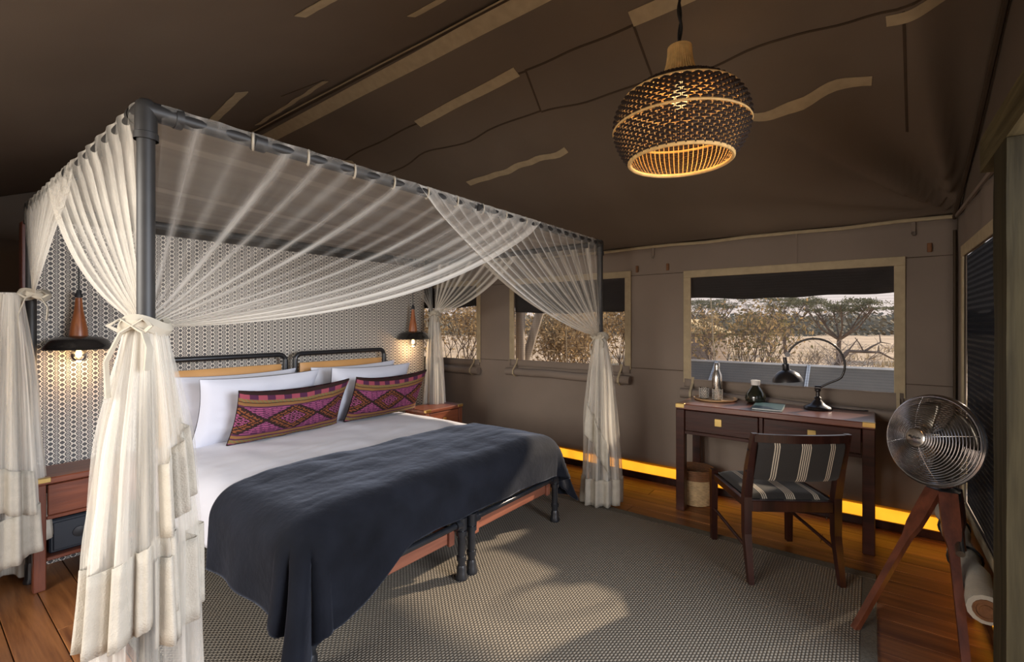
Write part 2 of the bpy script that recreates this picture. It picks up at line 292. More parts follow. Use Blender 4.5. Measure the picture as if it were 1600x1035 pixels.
# woven cushion: quantised hooked diamonds and bands, on uv
def kilim():
    m, nt = new_mat('woven tribal cushion cloth'); p = principled(nt, 0.85, spec=0.15)
    uv = N(nt, 'ShaderNodeUVMap'); s = N(nt, 'ShaderNodeSeparateXYZ'); L(nt, uv.outputs[0], s.inputs[0])
    QX, QY = 150, 75
    qx = M_(nt, 'DIVIDE', M_(nt, 'FLOOR', M_(nt, 'MULTIPLY', s.outputs['X'], QX)), QX); qy = M_(nt, 'DIVIDE', M_(nt, 'FLOOR', M_(nt, 'MULTIPLY', s.outputs['Y'], QY)), QY)
    y = M_(nt, 'SUBTRACT', qy, 0.47); ay = M_(nt, 'ABSOLUTE', y)
    cx = M_(nt, 'WRAP', M_(nt, 'MULTIPLY', M_(nt, 'ADD', qx, 0.02), 2.1), 0.5, -0.5); ax = M_(nt, 'ABSOLUTE', cx)
    dm = M_(nt, 'ADD', M_(nt, 'MULTIPLY', ax, 2.0), M_(nt, 'MULTIPLY', ay, 3.4))     # 1 at the diamond rim
    # hooks: small square spirals from a checker of the rotated coordinates
    a = M_(nt, 'ADD', M_(nt, 'MULTIPLY', cx, 6.0), M_(nt, 'MULTIPLY', y, 10.2)); b = M_(nt, 'SUBTRACT', M_(nt, 'MULTIPLY', cx, 6.0), M_(nt, 'MULTIPLY', y, 10.2))
    fa = M_(nt, 'ABSOLUTE', M_(nt, 'WRAP', a, 0.5, -0.5)); fb = M_(nt, 'ABSOLUTE', M_(nt, 'WRAP', b, 0.5, -0.5)); mxab = M_(nt, 'MAXIMUM', fa, fb)
    loops = M_(nt, 'COMPARE', mxab, 0.33, 0.09)
    a2 = M_(nt, 'ABSOLUTE', M_(nt, 'WRAP', M_(nt, 'MULTIPLY', a, 0.72), 0.5, -0.5)); b2 = M_(nt, 'ABSOLUTE', M_(nt, 'WRAP', M_(nt, 'MULTIPLY', b, 0.72), 0.5, -0.5))
    loops2 = M_(nt, 'COMPARE', M_(nt, 'MAXIMUM', a2, b2), 0.30, 0.10)
    inner = M_(nt, 'LESS_THAN', dm, 0.50); outer = M_(nt, 'MULTIPLY', M_(nt, 'LESS_THAN', dm, 0.92), M_(nt, 'GREATER_THAN', dm, 0.54))
    dark = (0.028, 0.014, 0.012); mag = (0.36, 0.085, 0.19); org = (0.24, 0.075, 0.028); pur = (0.085, 0.022, 0.06); olv = (0.20, 0.165, 0.065); mus = (0.26, 0.125, 0.045)
    c = mixc(nt, M_(nt, 'MULTIPLY', inner, loops), dark, mag)
    c = mixc(nt, M_(nt, 'MULTIPLY', outer, loops2), c, org)
    tri = M_(nt, 'GREATER_THAN', dm, 1.08); stp = M_(nt, 'GREATER_THAN', M_(nt, 'SINE', M_(nt, 'ADD', M_(nt, 'MULTIPLY', qy, 150), M_(nt, 'MULTIPLY', M_(nt, 'SINE', M_(nt, 'MULTIPLY', cx, 22)), 1.2))), 0.0)
    c = mixc(nt, tri, c, mixc(nt, stp, pur, mag))
    def band(col, lo, hi, c):
        f = M_(nt, 'MULTIPLY', M_(nt, 'GREATER_THAN', qy, lo), M_(nt, 'LESS_THAN', qy, hi)); return mixc(nt, f, c, col)
    tw = M_(nt, 'GREATER_THAN', M_(nt, 'SINE', M_(nt, 'ADD', M_(nt, 'MULTIPLY', qx, 190), M_(nt, 'MULTIPLY', qy, 90))), 0.1); olvt = mixc(nt, tw, olv, mus)
    seg = M_(nt, 'GREATER_THAN', M_(nt, 'SINE', M_(nt, 'MULTIPLY', qx, 45)), 0.0); segc = mixc(nt, seg, pur, (0.34, 0.07, 0.10))
    c = band(dark, -1, 0.04, c); c = band(olvt, 0.04, 0.115, c); c = band(pur, 0.115, 0.14, c); c = band(mus, 0.14, 0.195, c); c = band(pur, 0.195, 0.22, c)
    c = band(pur, 0.73, 0.75, c); c = band(mus, 0.75, 0.81, c); c = band(dark, 0.81, 0.825, c); c = band(olvt, 0.825, 0.875, c); c = band(segc, 0.875, 0.95, c); c = band(dark, 0.95, 2, c)
    n = N(nt, 'ShaderNodeTexNoise'); n.inputs['Scale'].default_value = 160; L(nt, uv.outputs[0], n.inputs[0])
    c = mixc(nt, M_(nt, 'MULTIPLY', n.outputs[0], 0.35), c, (0.04, 0.02, 0.02))
    L(nt, c, p.inputs['Base Color']); bump(nt, n.outputs[0], p, 0.3, 0.003)
    return m
MT['kilim'] = kilim()

def stripes():
    m, nt = new_mat('charcoal striped wool'); p = principled(nt, 0.85, spec=0.15, sheen=0.2)
    uv = N(nt, 'ShaderNodeUVMap'); s = N(nt, 'ShaderNodeSeparateXYZ'); L(nt, uv.outputs[0], s.inputs[0]); x = s.outputs['X']
    f = None
    for c0, n in ((0.20, 3), (0.52, 5), (0.84, 3)):
        for k in range(n):
            q = M_(nt, 'COMPARE', x, c0 + (k - (n - 1) / 2) * 0.024, 0.0062)
            f = q if f is None else M_(nt, 'MAXIMUM', f, q)
    tn = N(nt, 'ShaderNodeTexNoise'); tn.inputs['Scale'].default_value = 120; L(nt, uv.outputs[0], tn.inputs[0])
    c = mixc(nt, tn.outputs[0], (0.015, 0.014, 0.014), (0.050, 0.046, 0.043)); c = mixc(nt, M_(nt, 'MULTIPLY', f, 0.85), c, (0.60, 0.53, 0.42))
    L(nt, c, p.inputs['Base Color']); bump(nt, tn.outputs[0], p, 0.3, 0.003)
    return m
MT['stripes'] = stripes()

# ------------------------------------------------------------------ mesh helpers
class MB:
    def __init__(s, off=(0, 0, 0)):
        s.v = []; s.f = []; s.uv = {}; s.off = Vector(off)
    def add(s, vs, fs):
        b = len(s.v); s.v += [Vector(v) for v in vs]; s.f += [tuple(i + b for i in f) for f in fs]; return s
    def box(s, x0, x1, y0, y1, z0, z1, bev=0.0):
        if bev <= 0:
            vs = [(x, y, z) for x in (x0, x1) for y in (y0, y1) for z in (z0, z1)]
            return s.add(vs, [(0, 1, 3, 2), (4, 6, 7, 5), (0, 4, 5, 1), (2, 3, 7, 6), (0, 2, 6, 4), (1, 5, 7, 3)])
        b = min(bev, abs(x1 - x0) / 2.1, abs(y1 - y0) / 2.1, abs(z1 - z0) / 2.1)
        # chamfered box
        vs = []; X = (x0, x1); Y = (y0, y1); Z = (z0, z1); idx = {}
        for i in (0, 1):
            for j in (0, 1):
                for k in (0, 1):
                    sx, sy, sz = (1 - 2 * i) * b, (1 - 2 * j) * b, (1 - 2 * k) * b
                    idx[i, j, k, 0] = len(vs); vs.append((X[i], Y[j] + sy, Z[k] + sz))
                    idx[i, j, k, 1] = len(vs); vs.append((X[i] + sx, Y[j], Z[k] + sz))
                    idx[i, j, k, 2] = len(vs); vs.append((X[i] + sx, Y[j] + sy, Z[k]))
        fs = []
        for i in (0, 1): fs.append([idx[i, 0, 0, 0], idx[i, 1, 0, 0], idx[i, 1, 1, 0], idx[i, 0, 1, 0]])
        for j in (0, 1): fs.append([idx[0, j, 0, 1], idx[1, j, 0, 1], idx[1, j, 1, 1], idx[0, j, 1, 1]])
        for k in (0, 1): fs.append([idx[0, 0, k, 2], idx[1, 0, k, 2], idx[1, 1, k, 2], idx[0, 1, k, 2]])
        for i in (0, 1):
            for j in (0, 1): fs.append([idx[i, j, 0, 0], idx[i, j, 1, 0], idx[i, j, 1, 1], idx[i, j, 0, 1]])
        for i in (0, 1):
            for k in (0, 1): fs.append([idx[i, 0, k, 0], idx[i, 1, k, 0], idx[i, 1, k, 2], idx[i, 0, k, 2]])
        for j in (0, 1):
            for k in (0, 1): fs.append([idx[0, j, k, 1], idx[1, j, k, 1], idx[1, j, k, 2], idx[0, j, k, 2]])
        for i in (0, 1):
            for j in (0, 1):
                for k in (0, 1): fs.append([idx[i, j, k, 0], idx[i, j, k, 1], idx[i, j, k, 2]])
        return s.add(vs, fs)
    def tube(s, pts, r, n=8, closed=False, cap=True, flat=1.0):
        pts = [Vector(p) for p in pts]; m = len(pts); rs = r if isinstance(r, (list, tuple)) else [r] * m
        base = len(s.v); ref = None
        for i, p in enumerate(pts):
            if closed: d = pts[(i + 1) % m] - pts[i - 1]
            else: d = pts[min(i + 1, m - 1)] - pts[max(i - 1, 0)]
            if d.length < 1e-9: d = Vector((0, 0, 1))
            d.normalize()
            if ref is None: ref = Vector((0, 0, 1)) if abs(d.z) < 0.9 else Vector((1, 0, 0))
            a = ref - d * ref.dot(d)
            if a.length < 1e-6: a = d.orthogonal()
            a.normalize(); ref = a; b = d.cross(a)
            for k in range(n):
                t = 2 * pi * (k + .5) / n; s.v.append(p + a * cos(t) * rs[i] * flat + b * sin(t) * rs[i])
        for i in range(m if closed else m - 1):
            j = (i + 1) % m
            for k in range(n):
                k2 = (k + 1) % n; s.f.append((base + i * n + k, base + i * n + k2, base + j * n + k2, base + j * n + k))
        if cap and not closed:
            s.f.append(tuple(base + k for k in reversed(range(n)))); s.f.append(tuple(base + (m - 1) * n + k for k in range(n)))
        return s
    def cyl(s, p0, p1, r0, r1=None, n=12):
        return s.tube([p0, p1], [r0, r0 if r1 is None else r1], n)
    def lathe(s, prof, c=(0, 0, 0), n=24, M=None, cap=False):
        base = len(s.v); c = Vector(c)
        for r, z in prof:
            for k in range(n):
                t = 2 * pi * k / n; v = Vector((r * cos(t), r * sin(t), z))
                if M: v = M @ v
                s.v.append(v + c)
        for i in range(len(prof) - 1):
            for k in range(n):
                k2 = (k + 1) % n; s.f.append((base + i * n + k, base + i * n + k2, base + (i + 1) * n + k2, base + (i + 1) * n + k))
        if cap:
            s.f.append(tuple(base + k for k in reversed(range(n)))); s.f.append(tuple(base + (len(prof) - 1) * n + k for k in range(n)))
        return s
    def grid(s, nu, nv, fn, uvs=True):
        base = len(s.v)
        for j in range(nv + 1):
            for i in range(nu + 1):
                u, v = i / nu, j / nv; s.v.append(Vector(fn(u, v)))
                if uvs: s.uv[len(s.v) - 1] = (u, v)
        for j in range(nv):
            for i in range(nu):
                a = base + j * (nu + 1) + i; s.f.append((a, a + 1, a + nu + 2, a + nu + 1))
        return s
    def build(s, name, mat, parent=None, smooth=False, kind=None, label=None, auto=True):
        me = bpy.data.meshes.new(name); me.from_pydata([tuple(v - s.off) for v in s.v], [], s.f)
        me.materials.append(MT[mat] if isinstance(mat, str) else mat)
        if s.uv:
            ul = me.uv_layers.new(name='UVMap')
            vi = [0] * len(me.loops); me.loops.foreach_get('vertex_index', vi)
            fl = []
            for i in vi: fl += s.uv.get(i, (0, 0))
            ul.data.foreach_set('uv', fl)
        if smooth:
            me.polygons.foreach_set('use_smooth', [True] * len(me.polygons))
            if auto: me.set_sharp_from_angle(angle=R(38))
        o = bpy.data.objects.new(name, me); COL.objects.link(o)
        if parent: o.parent = parent
        else: o.location = s.off
        if kind: o['kind'] = kind
        if label: o['label'] = label
        return o
def tag(o, label, cat, group=None, kind=None):
    o['label'] = label; o['category'] = cat
    if group: o['group'] = group
    if kind: o['kind'] = kind
    return o
def thing(name, label, cat, loc=(0, 0, 0), rz=0, group=None, kind=None):
    o = bpy.data.objects.new(name, None); COL.objects.link(o); o.location = loc; o.rotation_euler = (0, 0, rz); o.empty_display_size = 0.05
    return tag(o, label, cat, group, kind)
def copy_tree(o, parent=None):
    c = o.copy(); COL.objects.link(c)
    if parent: c.parent = parent
    for ch in [x for x in COL.objects if x.parent == o]: copy_tree(ch, c)
    return c
def solid(o, t, off=-1):
    md = o.modifiers.new('thick', 'SOLIDIFY'); md.thickness = t; md.offset = off; return o
def nz(x, y, z=0.0): return mnoise.noise(Vector((x, y, z)))
def sm(a, b, x):
    t = max(0, min(1, (x - a) / (b - a))); return t * t * (3 - 2 * t)

# ------------------------------------------------------------------ tent dimensions
W, YF, YR, XL, XR, ZR, ZE = 4.12, -0.44, 5.7, -0.30, 1.91, 3.07, 2.10
K = (ZR - ZE) / (W - XR)

# ------------------------------------------------------------------ floor
fl = MB().box(XL, W + .05, YF - .05, YR, -0.06, -0.021).build('floor', 'seam'); tag(fl, 'wooden board floor of the tent', 'floor', kind='structure')
random.seed(3)
bw = 0.15; i = 0; x = XL
plankmesh = {}
while x < W:
    y = YF - random.choice((0.0, .4, .8, 1.1)); 
    while y < YR:
        ln = random.choice((1.5, 1.9, 2.3)); y0, y1 = max(y, YF), min(y + ln, YR); x1 = min(x + bw, W)
        if y1 - y0 > 0.05:
            key = (round(x1 - x, 3), round(y1 - y0, 3))
            if key not in plankmesh:
                o = MB().box(.0018, x1 - x - .0018, .0015, y1 - y0 - .0015, -0.02, 0, .002).build('plank', 'floorwood', fl); plankmesh[key] = o.data
            else:
                o = bpy.data.objects.new('plank', plankmesh[key]); COL.objects.link(o); o.parent = fl
            o.location = (x, y0, random.uniform(-.0012, 0))
        y += ln
    x += bw

# ------------------------------------------------------------------ roof
def roofz(x, y):
    """canvas height of the roof at x, y: two slopes with sag and wrinkles"""
    d = abs(x - XR); z = ZR - K * d
    t = d / (W - XR)
    z -= 0.035 * sin(pi * min(1, t)) * (0.6 + 0.4 * sin(y * 1.7))
    z += 0.010 * nz(x * 1.3, y * 0.9) * sin(pi * min(1, t))
    if x > XR:   # tension folds that run into the front right corner
        dx, dy = W - x, y - YF; r = math.hypot(dx, dy)
        if 0.02 < r:
            a = math.atan2(dy, dx)
            fade = min(1, r / 0.5) * max(0, 1 - r / 2.4)
            z -= 0.10 * fade * math.exp(-((a - 0.62) / 0.09) ** 2) + 0.09 * fade * math.exp(-((a - 0.20) / 0.06) ** 2) - .05 * fade * math.exp(-((a - 0.42) / 0.07) ** 2)
            z += 0.02 * fade * sin(a * 16)
        z += 0.012 * nz(x * 1.1 + y * .8, y * 3.2, 4) * sin(pi * min(1, t)); z += 0.006 * sin(y * 9 + x * 2.5) * sm(0.2, 0.9, t) * sm(1.0, 0.97, t)
    return z
def roofslope(x0, x1, nx, ny):
    m = MB(); m.grid(nx, ny, lambda u, v: (x0 + (x1 - x0) * u, YF + (YR - YF) * v, roofz(x0 + (x1 - x0) * u, YF + (YR - YF) * v)))
    return m
m = roofslope(XL, XR, 40, 80); m2 = roofslope(XR, W, 70, 170)
b = len(m.v); m.v += m2.v; m.f += [tuple(i + b for i in f) for f in m2.f]; m.uv = {}
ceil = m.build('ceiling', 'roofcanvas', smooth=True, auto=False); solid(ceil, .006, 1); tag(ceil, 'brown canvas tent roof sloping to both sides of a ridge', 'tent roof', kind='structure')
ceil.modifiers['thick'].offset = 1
def roofstrip(p0, p1, wd, name, mat, wav=0.0, n=24, lift=0.006, label=None):
    p0, p1 = Vector(p0), Vector(p1); d = (p1 - p0).normalized(); q = Vector((-d.y, d.x))
    def fn(u, v):
        c = p0 + (p1 - p0) * u + q * ((v - .5) * wd + wav * .55 * nz(u * 6, p0.x * 3)); return (c.x, c.y, roofz(c.x, c.y) - lift)
    o = MB().grid(n, 2, fn, False).build(name, mat, ceil, label=label); solid(o, .003, 1); return o
V2 = lambda a, b: Vector((a, b))
# pale tapes on the right slope (x, y on plan)
roofstrip((1.985, 4.3), (1.935, -.3), .085, 'ridge_tape', 'tape', .012, 50)
roofstrip((1.80, 4.3), (1.87, -.3), .018, 'ridge_piping', 'tape', .03, 60, .02)
roofstrip((1.86, 4.3), (1.90, -.3), .05, 'ridge_gap_shadow', 'seam', .015, 60, .012)  # dark strip painted for the shadowed gap beside the ridge tape
for (a, b_, wd, wv) in (((2.335, 2.66), (2.25, 1.684), .06, 0), ((2.963, 2.729), (2.862, 1.704), .05, .05), ((2.216, .95), (2.205, -.1), .07, 0),
                        ((2.88, .86), (2.936, 0.0), .06, .05), ((2.41, 3.72), (2.45, 3.62), .06, 0), ((2.62, -.05), (2.60, -.3), .05, 0)):
    roofstrip(a, b_, wd, 'tape_strip', 'tape', wv)
for (a, b_, wd, wv) in (((1.32, 3.60), (1.24, 2.95), .07, .01), ((2.0 - .25, 3.9), (1.69, 2.8), .045, .05), ((.99, 1.83), (1.03, 1.5), .05, .01), ((1.50, 1.75), (1.52, 1.3), .05, .01)):
    roofstrip(a, b_, wd, 'tape_strip', 'tape', wv)
for (a, b_, wv) in (((2.43, 4.4), (2.27, 1.63), .06), ((2.27, 1.63), (2.21, -.3), .05), ((2.70, 4.4), (2.53, 1.70), .08), ((2.53, 1.70), (2.59, -.4), .06),
                    ((2.27, 1.63), (2.53, 1.70), 0), ((2.24, .95), (2.55, .96), 0), ((1.55, 3.1), (1.66, 2.78), 0), ((2.59, -.107), (3.3, -.15), 0)):  # last strip is no seam: dark line painted for a shaded canvas fold
    roofstrip(a, b_, .010, 'seam_crease_line', 'seam', wv, 40, .004)

# ------------------------------------------------------------------ walls
def sheet_with_holes(axis, c, a0, a1, z0, z1, holes, name, mat, wr=0.008, step=.06):
    """vertical sheet; axis 'x' = plane x=c running along y, 'y' = plane y=c running along x"""
    def cuts(lo, hi, extra):
        s = sorted(set([lo, hi] + [e for e in extra if lo < e < hi])); out = []
        for p, q in zip(s, s[1:]):
            n = max(1, round((q - p) / step)); out += [p + (q - p) * i / n for i in range(n)]
        return out + [hi]
    A = cuts(a0, a1, [h[i] for h in holes for i in (0, 1)]); Z = cuts(z0, z1, [h[i] for h in holes for i in (2, 3)])
    m = MB()
    for z in Z:
        for a in A:
            d = wr * (nz(a * 3, z * 1.2, c) + .8 * nz(a * 9, z * 2.0, c + 5) * sm(1.7, 1.95, z) + .9 * sin(a * 13 + z * 2 + 2 * nz(a * 2, 1)) * sm(1.75, 1.9, z) * sm(2.1, 2.0, z))
            m.v.append(Vector((c + d, a, z)) if axis == 'x' else Vector((a, c + d, z)))
    n = len(A)
    for j in range(len(Z) - 1):
        for i in range(n - 1):
            am, zm = (A[i] + A[i + 1]) / 2, (Z[j] + Z[j + 1]) / 2
            if any(h[0] < am < h[1] and h[2] < zm < h[3] for h in holes): continue
            m.f.append((j * n + i, j * n + i + 1, (j + 1) * n + i + 1, (j + 1) * n + i))
    o = m.build(name, mat, smooth=True, auto=False); solid(o, .006, 0); return o
WIN = [(-.12, 1.224, .93, 1.795), (1.82, 3.11, 1.01, 1.83), (3.655, 5.0, .985, 1.85)]
wr_ = sheet_with_holes('x', W, YF, YR, .147, ZE, WIN, 'wall_right', 'canvas'); tag(wr_, 'taupe canvas tent wall with three mesh windows', 'wall', kind='structure')
DOORW = (2.54, 3.80, .36, 1.80)
wf = sheet_with_holes('y', YF, 2.50, W, .147, ZE, [DOORW], 'wall_front', 'canvas'); tag(wf, 'canvas end wall right of the windows with dark mesh opening', 'wall', kind='structure')
wl = sheet_with_holes('x', XL, YF, YR, 0, ZE - .0, [(.75, 3.1, .0, 2.0)], 'wall_left', 'canvas', step=.3); tag(wl, 'canvas wall along the left side of the tent', 'wall', kind='structure')  # opening cut in this unseen wall to let the added side fill in
wb = sheet_with_holes('y', YR, XL, W, 0, ZE, [], 'wall_rear', 'canvas', step=.15); tag(wb, 'dim canvas wall far behind the bed partition', 'wall', kind='structure')
for yy, nm in ((YF, 'gable_front'), (YR, 'gable_rear')):
    def gf(u, v, yy=yy):
        x = XL + (W - XL) * u; top = roofz(x, yy) - .0; return (x, yy + .02 * sin(u * 30) * v * (1 - v), ZE + (top - ZE) * v)
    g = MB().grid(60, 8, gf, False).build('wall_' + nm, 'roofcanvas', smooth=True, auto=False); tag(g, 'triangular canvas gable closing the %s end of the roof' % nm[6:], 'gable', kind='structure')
# wall above door opening
# wall seams, eave piping, toggles
ev = MB().tube([(W - .012, y / 20 * (YR - YF) + YF, ZE - .012 + .006 * sin(y * 2.2)) for y in range(21)], .013, 6).build('eave_piping', 'tape', wr_, smooth=True)
MB().tube([(2.50 + i * .162, YF + .012, ZE - .012) for i in range(11)], .012, 6).build('eave_piping', 'canvas', wf, smooth=True)
for z in (1.845, 1.0):
    for a, b_ in ((YF, -.17), (1.29, 1.76), (3.19, 3.6)):
        MB().box(W - .013, W - .009, a, b_, z - .004, z).build('seam_crease_line', 'seam', wr_)
for y in (1.70, 1.42, -.30, 3.4):
    t = MB().box(W - .022, W - .012, y - .012, y + .012, 1.87, 1.93, .003).build('toggle_tab', 'brownbasket', wr_)
for y in (1.55, -.22, 3.3):
    o = MB().tube([(W - .02, y + .012 * cos(a), 2.0 + .012 * sin(a)) for a in [i * pi / 5 for i in range(10)]], .003, 5, True).build('hook_ring', 'hook', wr_, smooth=True)
    MB().box(W - .02, W - .012, y - .012, y + .012, 2.01, 2.08, .003).build('ring_strap', 'canvas', wr_)
for y in (.45, 2.4): MB().box(W - .010, W - .004, y - .006, y + .006, 1.86, 2.08).build('seam_crease_line', 'canvas', wr_)
# corner seam rope
MB().tube([(W - .02, YF + .02, z / 10) for z in range(1, 21)], .008, 6).build('corner_piping', 'seam', wr_, smooth=True)
MB().tube([(W - .01 - (W - XR) * t, YF + .02, roofz(W - (W - XR) * t, YF) - .02 - .04 * sin(pi * t)) for t in [i / 20 for i in range(21)]], .012, 6).build('gable_piping', 'seam', ceil, smooth=True)
# baseboards
def base(name, box, lab):
    return tag(MB().box(*box, .004).build(name, 'darkwood'), lab, 'skirting', kind='structure')
base('baseboard_right', (W - .03, W + .03, YF + .02, YR, 0, .055), 'dark timber skirting under the window wall')
base('baseboard_front', (2.28, W - .03, YF - .03, YF + .02, 0, .055), 'dark timber skirting under the end wall')
def ystrip(axis, c, a0, a1):
    def fn(u, v):
        a = a0 + (a1 - a0) * u; d = .006 * nz(a * 6, v * 2); return (c + d, a, .05 + .105 * v) if axis == 'x' else (a, c + d, .05 + .105 * v)
    return MB().grid(80, 3, fn, False)
tag(ystrip('x', W - .012, YF, YR).build('trim_1', 'yellow', smooth=True, auto=False), 'glowing yellow translucent strip along foot of window wall', 'trim', kind='structure')
tag(ystrip('y', YF + .012, 2.28, W).build('trim_2', 'yellow', smooth=True, auto=False), 'glowing yellow translucent strip along foot of end wall', 'trim', kind='structure')

# windows
labs = ['wide mesh window above the desk', 'mesh window behind the right front bed curtain', 'mesh window beside the head of the bed']
for k, (a0, a1, z0, z1) in enumerate(WIN):
    wd = thing('window_%d' % (k + 1), labs[k], 'window', (W, (a0 + a1) / 2, z0), kind='structure'); O = (W, (a0 + a1) / 2, z0)
    def part(name, mat, **kw):
        pass
    f = .06
    for (b0, b1, c0, c1) in ((a0 - f, a1 + f, z1, z1 + f), (a0 - f, a0, z0 - .03, z1), (a1, a1 + f, z0 - .03, z1)):
        MB(O).box(W - .018, W - .008, b0, b1, c0, c1, .003).build('frame_tape', 'tape', wd)
    MB(O).box(W + .004, W + .006, a0 - .01, a1 + .01, z0 - .01, z1 + .01).build('insect_mesh', 'mesh', wd)
    # dark awning flap sagging outside the top
    drop = (.17, .30, .23)[k]
    def aw(u, v): return (W + .03 + .05 * v, a0 - .05 + (a1 - a0 + .1) * u, z1 + .03 - (drop + .03 + .02 * sin(pi * u) + .015 * nz(u * 5, k)) * v)
    o = MB(O).grid(20, 4, aw, False).build('awning_flap', 'darkcanvas', wd, smooth=True, auto=False); solid(o, .004)
    # apron and rolled cover below
    def ap(u, v): return (W - .022 - .006 * nz(u * 9, v * 2, k) , a0 - .05 + (a1 - a0 + .1) * u, z0 + .004 - (.07 + .05 * (k == 0) * (1 - u)) * v + .004 * nz(u * 12, 3))
    o = MB(O).grid(40, 3, ap, False).build('canvas_apron', 'canvas', wd, smooth=True, auto=False); solid(o, .005)
    zr_ = z0 - (.125 if k else .115)
    pts = [(W - .055, a0 - .07 + (a1 - a0 + .14) * u, zr_ + .01 * nz(u * 4, k) - (.045 * (1 - u) if k == 0 else 0)) for u in [i / 24 for i in range(25)]]
    MB(O).tube(pts, [.040 + .006 * nz(i * .7, k) for i in range(25)], 12).build('rolled_cover', 'canvas', wd, smooth=True)
    for y in (a0 + .03, a1 - .05) if k else (a0 - .02, a1 - .02):
        zz = zr_ - (.045 if (k == 0 and y < .5) else 0)
        MB(O).tube([(W - .020, y, z0 + .02), (W - .03, y, z0 - .03), (W - .10, y, zz + .02), (W - .10, y, zz - .02), (W - .06, y, zz - .05), (W - .02, y, zz - .03)], .013, 4, flat=.25).build('roll_strap', 'tape', wd)
# dark mesh opening in end wall
dw = thing('window_4', 'dark mesh door panel in the end wall beside the fan', 'window', (3.05, YF, .36), kind='structure'); O = (3.05, YF, .36)
MB(O).box(2.54, 3.80, YF - .006, YF - .003, .36, 1.80).build('insect_mesh', 'doormesh', dw)
for bx in ((2.54, 3.86, 1.80, 1.865), (3.80, 3.86, .36, 1.80), (2.54, 3.86, .31, .36)):
    MB(O).box(bx[0], bx[1], YF + .008, YF + .018, bx[2], bx[3], .003).build('frame_tape', 'tape', dw)
# rolled canvas cover and pole under the dark mesh panel
rc = thing('rolled_canvas', 'pale rolled canvas flap lying along foot of dark mesh panel', 'canvas roll', (3.2, -.36, .2)); O = (3.2, -.36, .2)
pts = [(3.75 - 1.17 * u, -.35 - .005 * u, .30 - .02 * u + .01 * sin(u * 9)) for u in [i / 16 for i in range(17)]]
MB(O).tube(pts, [.052 + .008 * sin(i * 1.7) for i in range(17)], 14).build('roll', 'linen', rc, smooth=True)
MB(O).lathe([(0, .006), (.02, .007), (.021, .003), (.03, .003), (.031, .007), (.041, .007), (.042, 0), (0, 0)], pts[-1], 16, Matrix.Rotation(R(-90), 4, 'Y')).build('roll_end', 'brownbasket', rc, smooth=True)
for u in (.25, .62):
    c = Vector(pts[int(u * 16)]); MB(O).tube([(c.x, c.y + .062 * cos(a), c.z + .062 * sin(a)) for a in [i * pi / 8 for i in range(16)]], .006, 5, True).build('tie', 'cable', rc, smooth=True)
pl = tag(MB((3.0, -.32, .5)).cyl((3.62, -.33, .76), (2.75, -.30, .42), .016, n=12).build('metal_pole', 'hook', smooth=True), 'pale metal pole slanting behind the fan in front of dark mesh', 'pole')

# ------------------------------------------------------------------ timber post and beam near the camera
def rough_timber(pts, hw, hh, name, mat, parent=None, off=(0, 0, 0), seed=0):
    m = MB(off); n = 16; P = [Vector(p) for p in pts]; a, b_ = P; L_ = 40
    d = (b_ - a).normalized(); up = Vector((0, 0, 1)) if abs(d.z) < .8 else Vector((0, 1, 0)); s_ = d.cross(up).normalized(); t_ = s_.cross(d)
    for i in range(L_ + 1):
        c = a + (b_ - a) * i / L_
        for k in range(n):
            th = 2 * pi * k / n; cx, cy = cos(th), sin(th); q = max(abs(cx), abs(cy)) ** .92
            j = 1 + .035 * nz(i * .13, k * 1.3, seed) + .02 * nz(i * .6, k * 2.3, seed + 3)
            m.v.append(c + s_ * cx / q * hw * j + t_ * cy / q * hh * j)
    for i in range(L_):
        for k in range(n):
            k2 = (k + 1) % n; m.f.append((i * n + k, i * n + k2, (i + 1) * n + k2, (i + 1) * n + k))
    m.f.append(tuple(reversed(range(n)))); m.f.append(tuple(L_ * n + k for k in range(n)))
    return m.build(name, mat, parent, smooth=True)
tf = rough_timber([(2.385, -.435, 0), (2.385, -.435, 2.03)], .11, .075, 'timber_post', 'oldwood', off=(2.385, -.435, 0)); tag(tf, 'thick weathered timber post at the right edge of the picture', 'post')
bm_ = rough_timber([(2.76, -.40, 2.10), (.3, -.40, 2.10)], .04, .069, 'timber_beam', 'oldwoodx', off=(1.6, -.40, 2.10), seed=5); tag(bm_, 'weathered timber beam lying across the top of the post', 'beam')

# ------------------------------------------------------------------ patterned partition behind the bed
WX0, WX1, WY = .475, 3.44, 3.807
wb2 = MB((WX0, WY, 0)).box(WX0, WX1, WY, WY + .06, 0, 2.0, .003).build('wall_back', 'wallpaper'); tag(wb2, 'partition covered in black and cream geometric cloth behind the bed', 'wall', kind='structure')
tag(MB().box(WX0 - .045, WX0 - .002, WY - .01, WY + .07, 0, 1.98, .004).build('trim_3', 'redwood_z'), 'reddish timber edge of the patterned partition', 'trim', kind='structure')

# ------------------------------------------------------------------ rug
rg = thing('rug', 'large grey brown basketweave rug under the bed and chair', 'rug', (1.9, 1.5, 0)); O = (1.9, 1.5, 0)
RX0, RX1, RY0, RY1 = .62, 3.30, -.02, 3.3
MB(O).box(RX0 + .06, RX1 - .075, RY0 + .06, RY1 - .06, .0005, .0115, .002).build('woven_field', 'rug', rg)
for bx in ((RX1 - .075, RX1, RY0, RY1), (RX0, RX0 + .06, RY0, RY1), (RX0 + .06, RX1 - .075, RY0, RY0 + .06), (RX0 + .06, RX1 - .075, RY1 - .06, RY1)):
    MB(O).box(bx[0], bx[1], bx[2], bx[3], .0005, .012, .003).build('border', 'rugborder', rg)

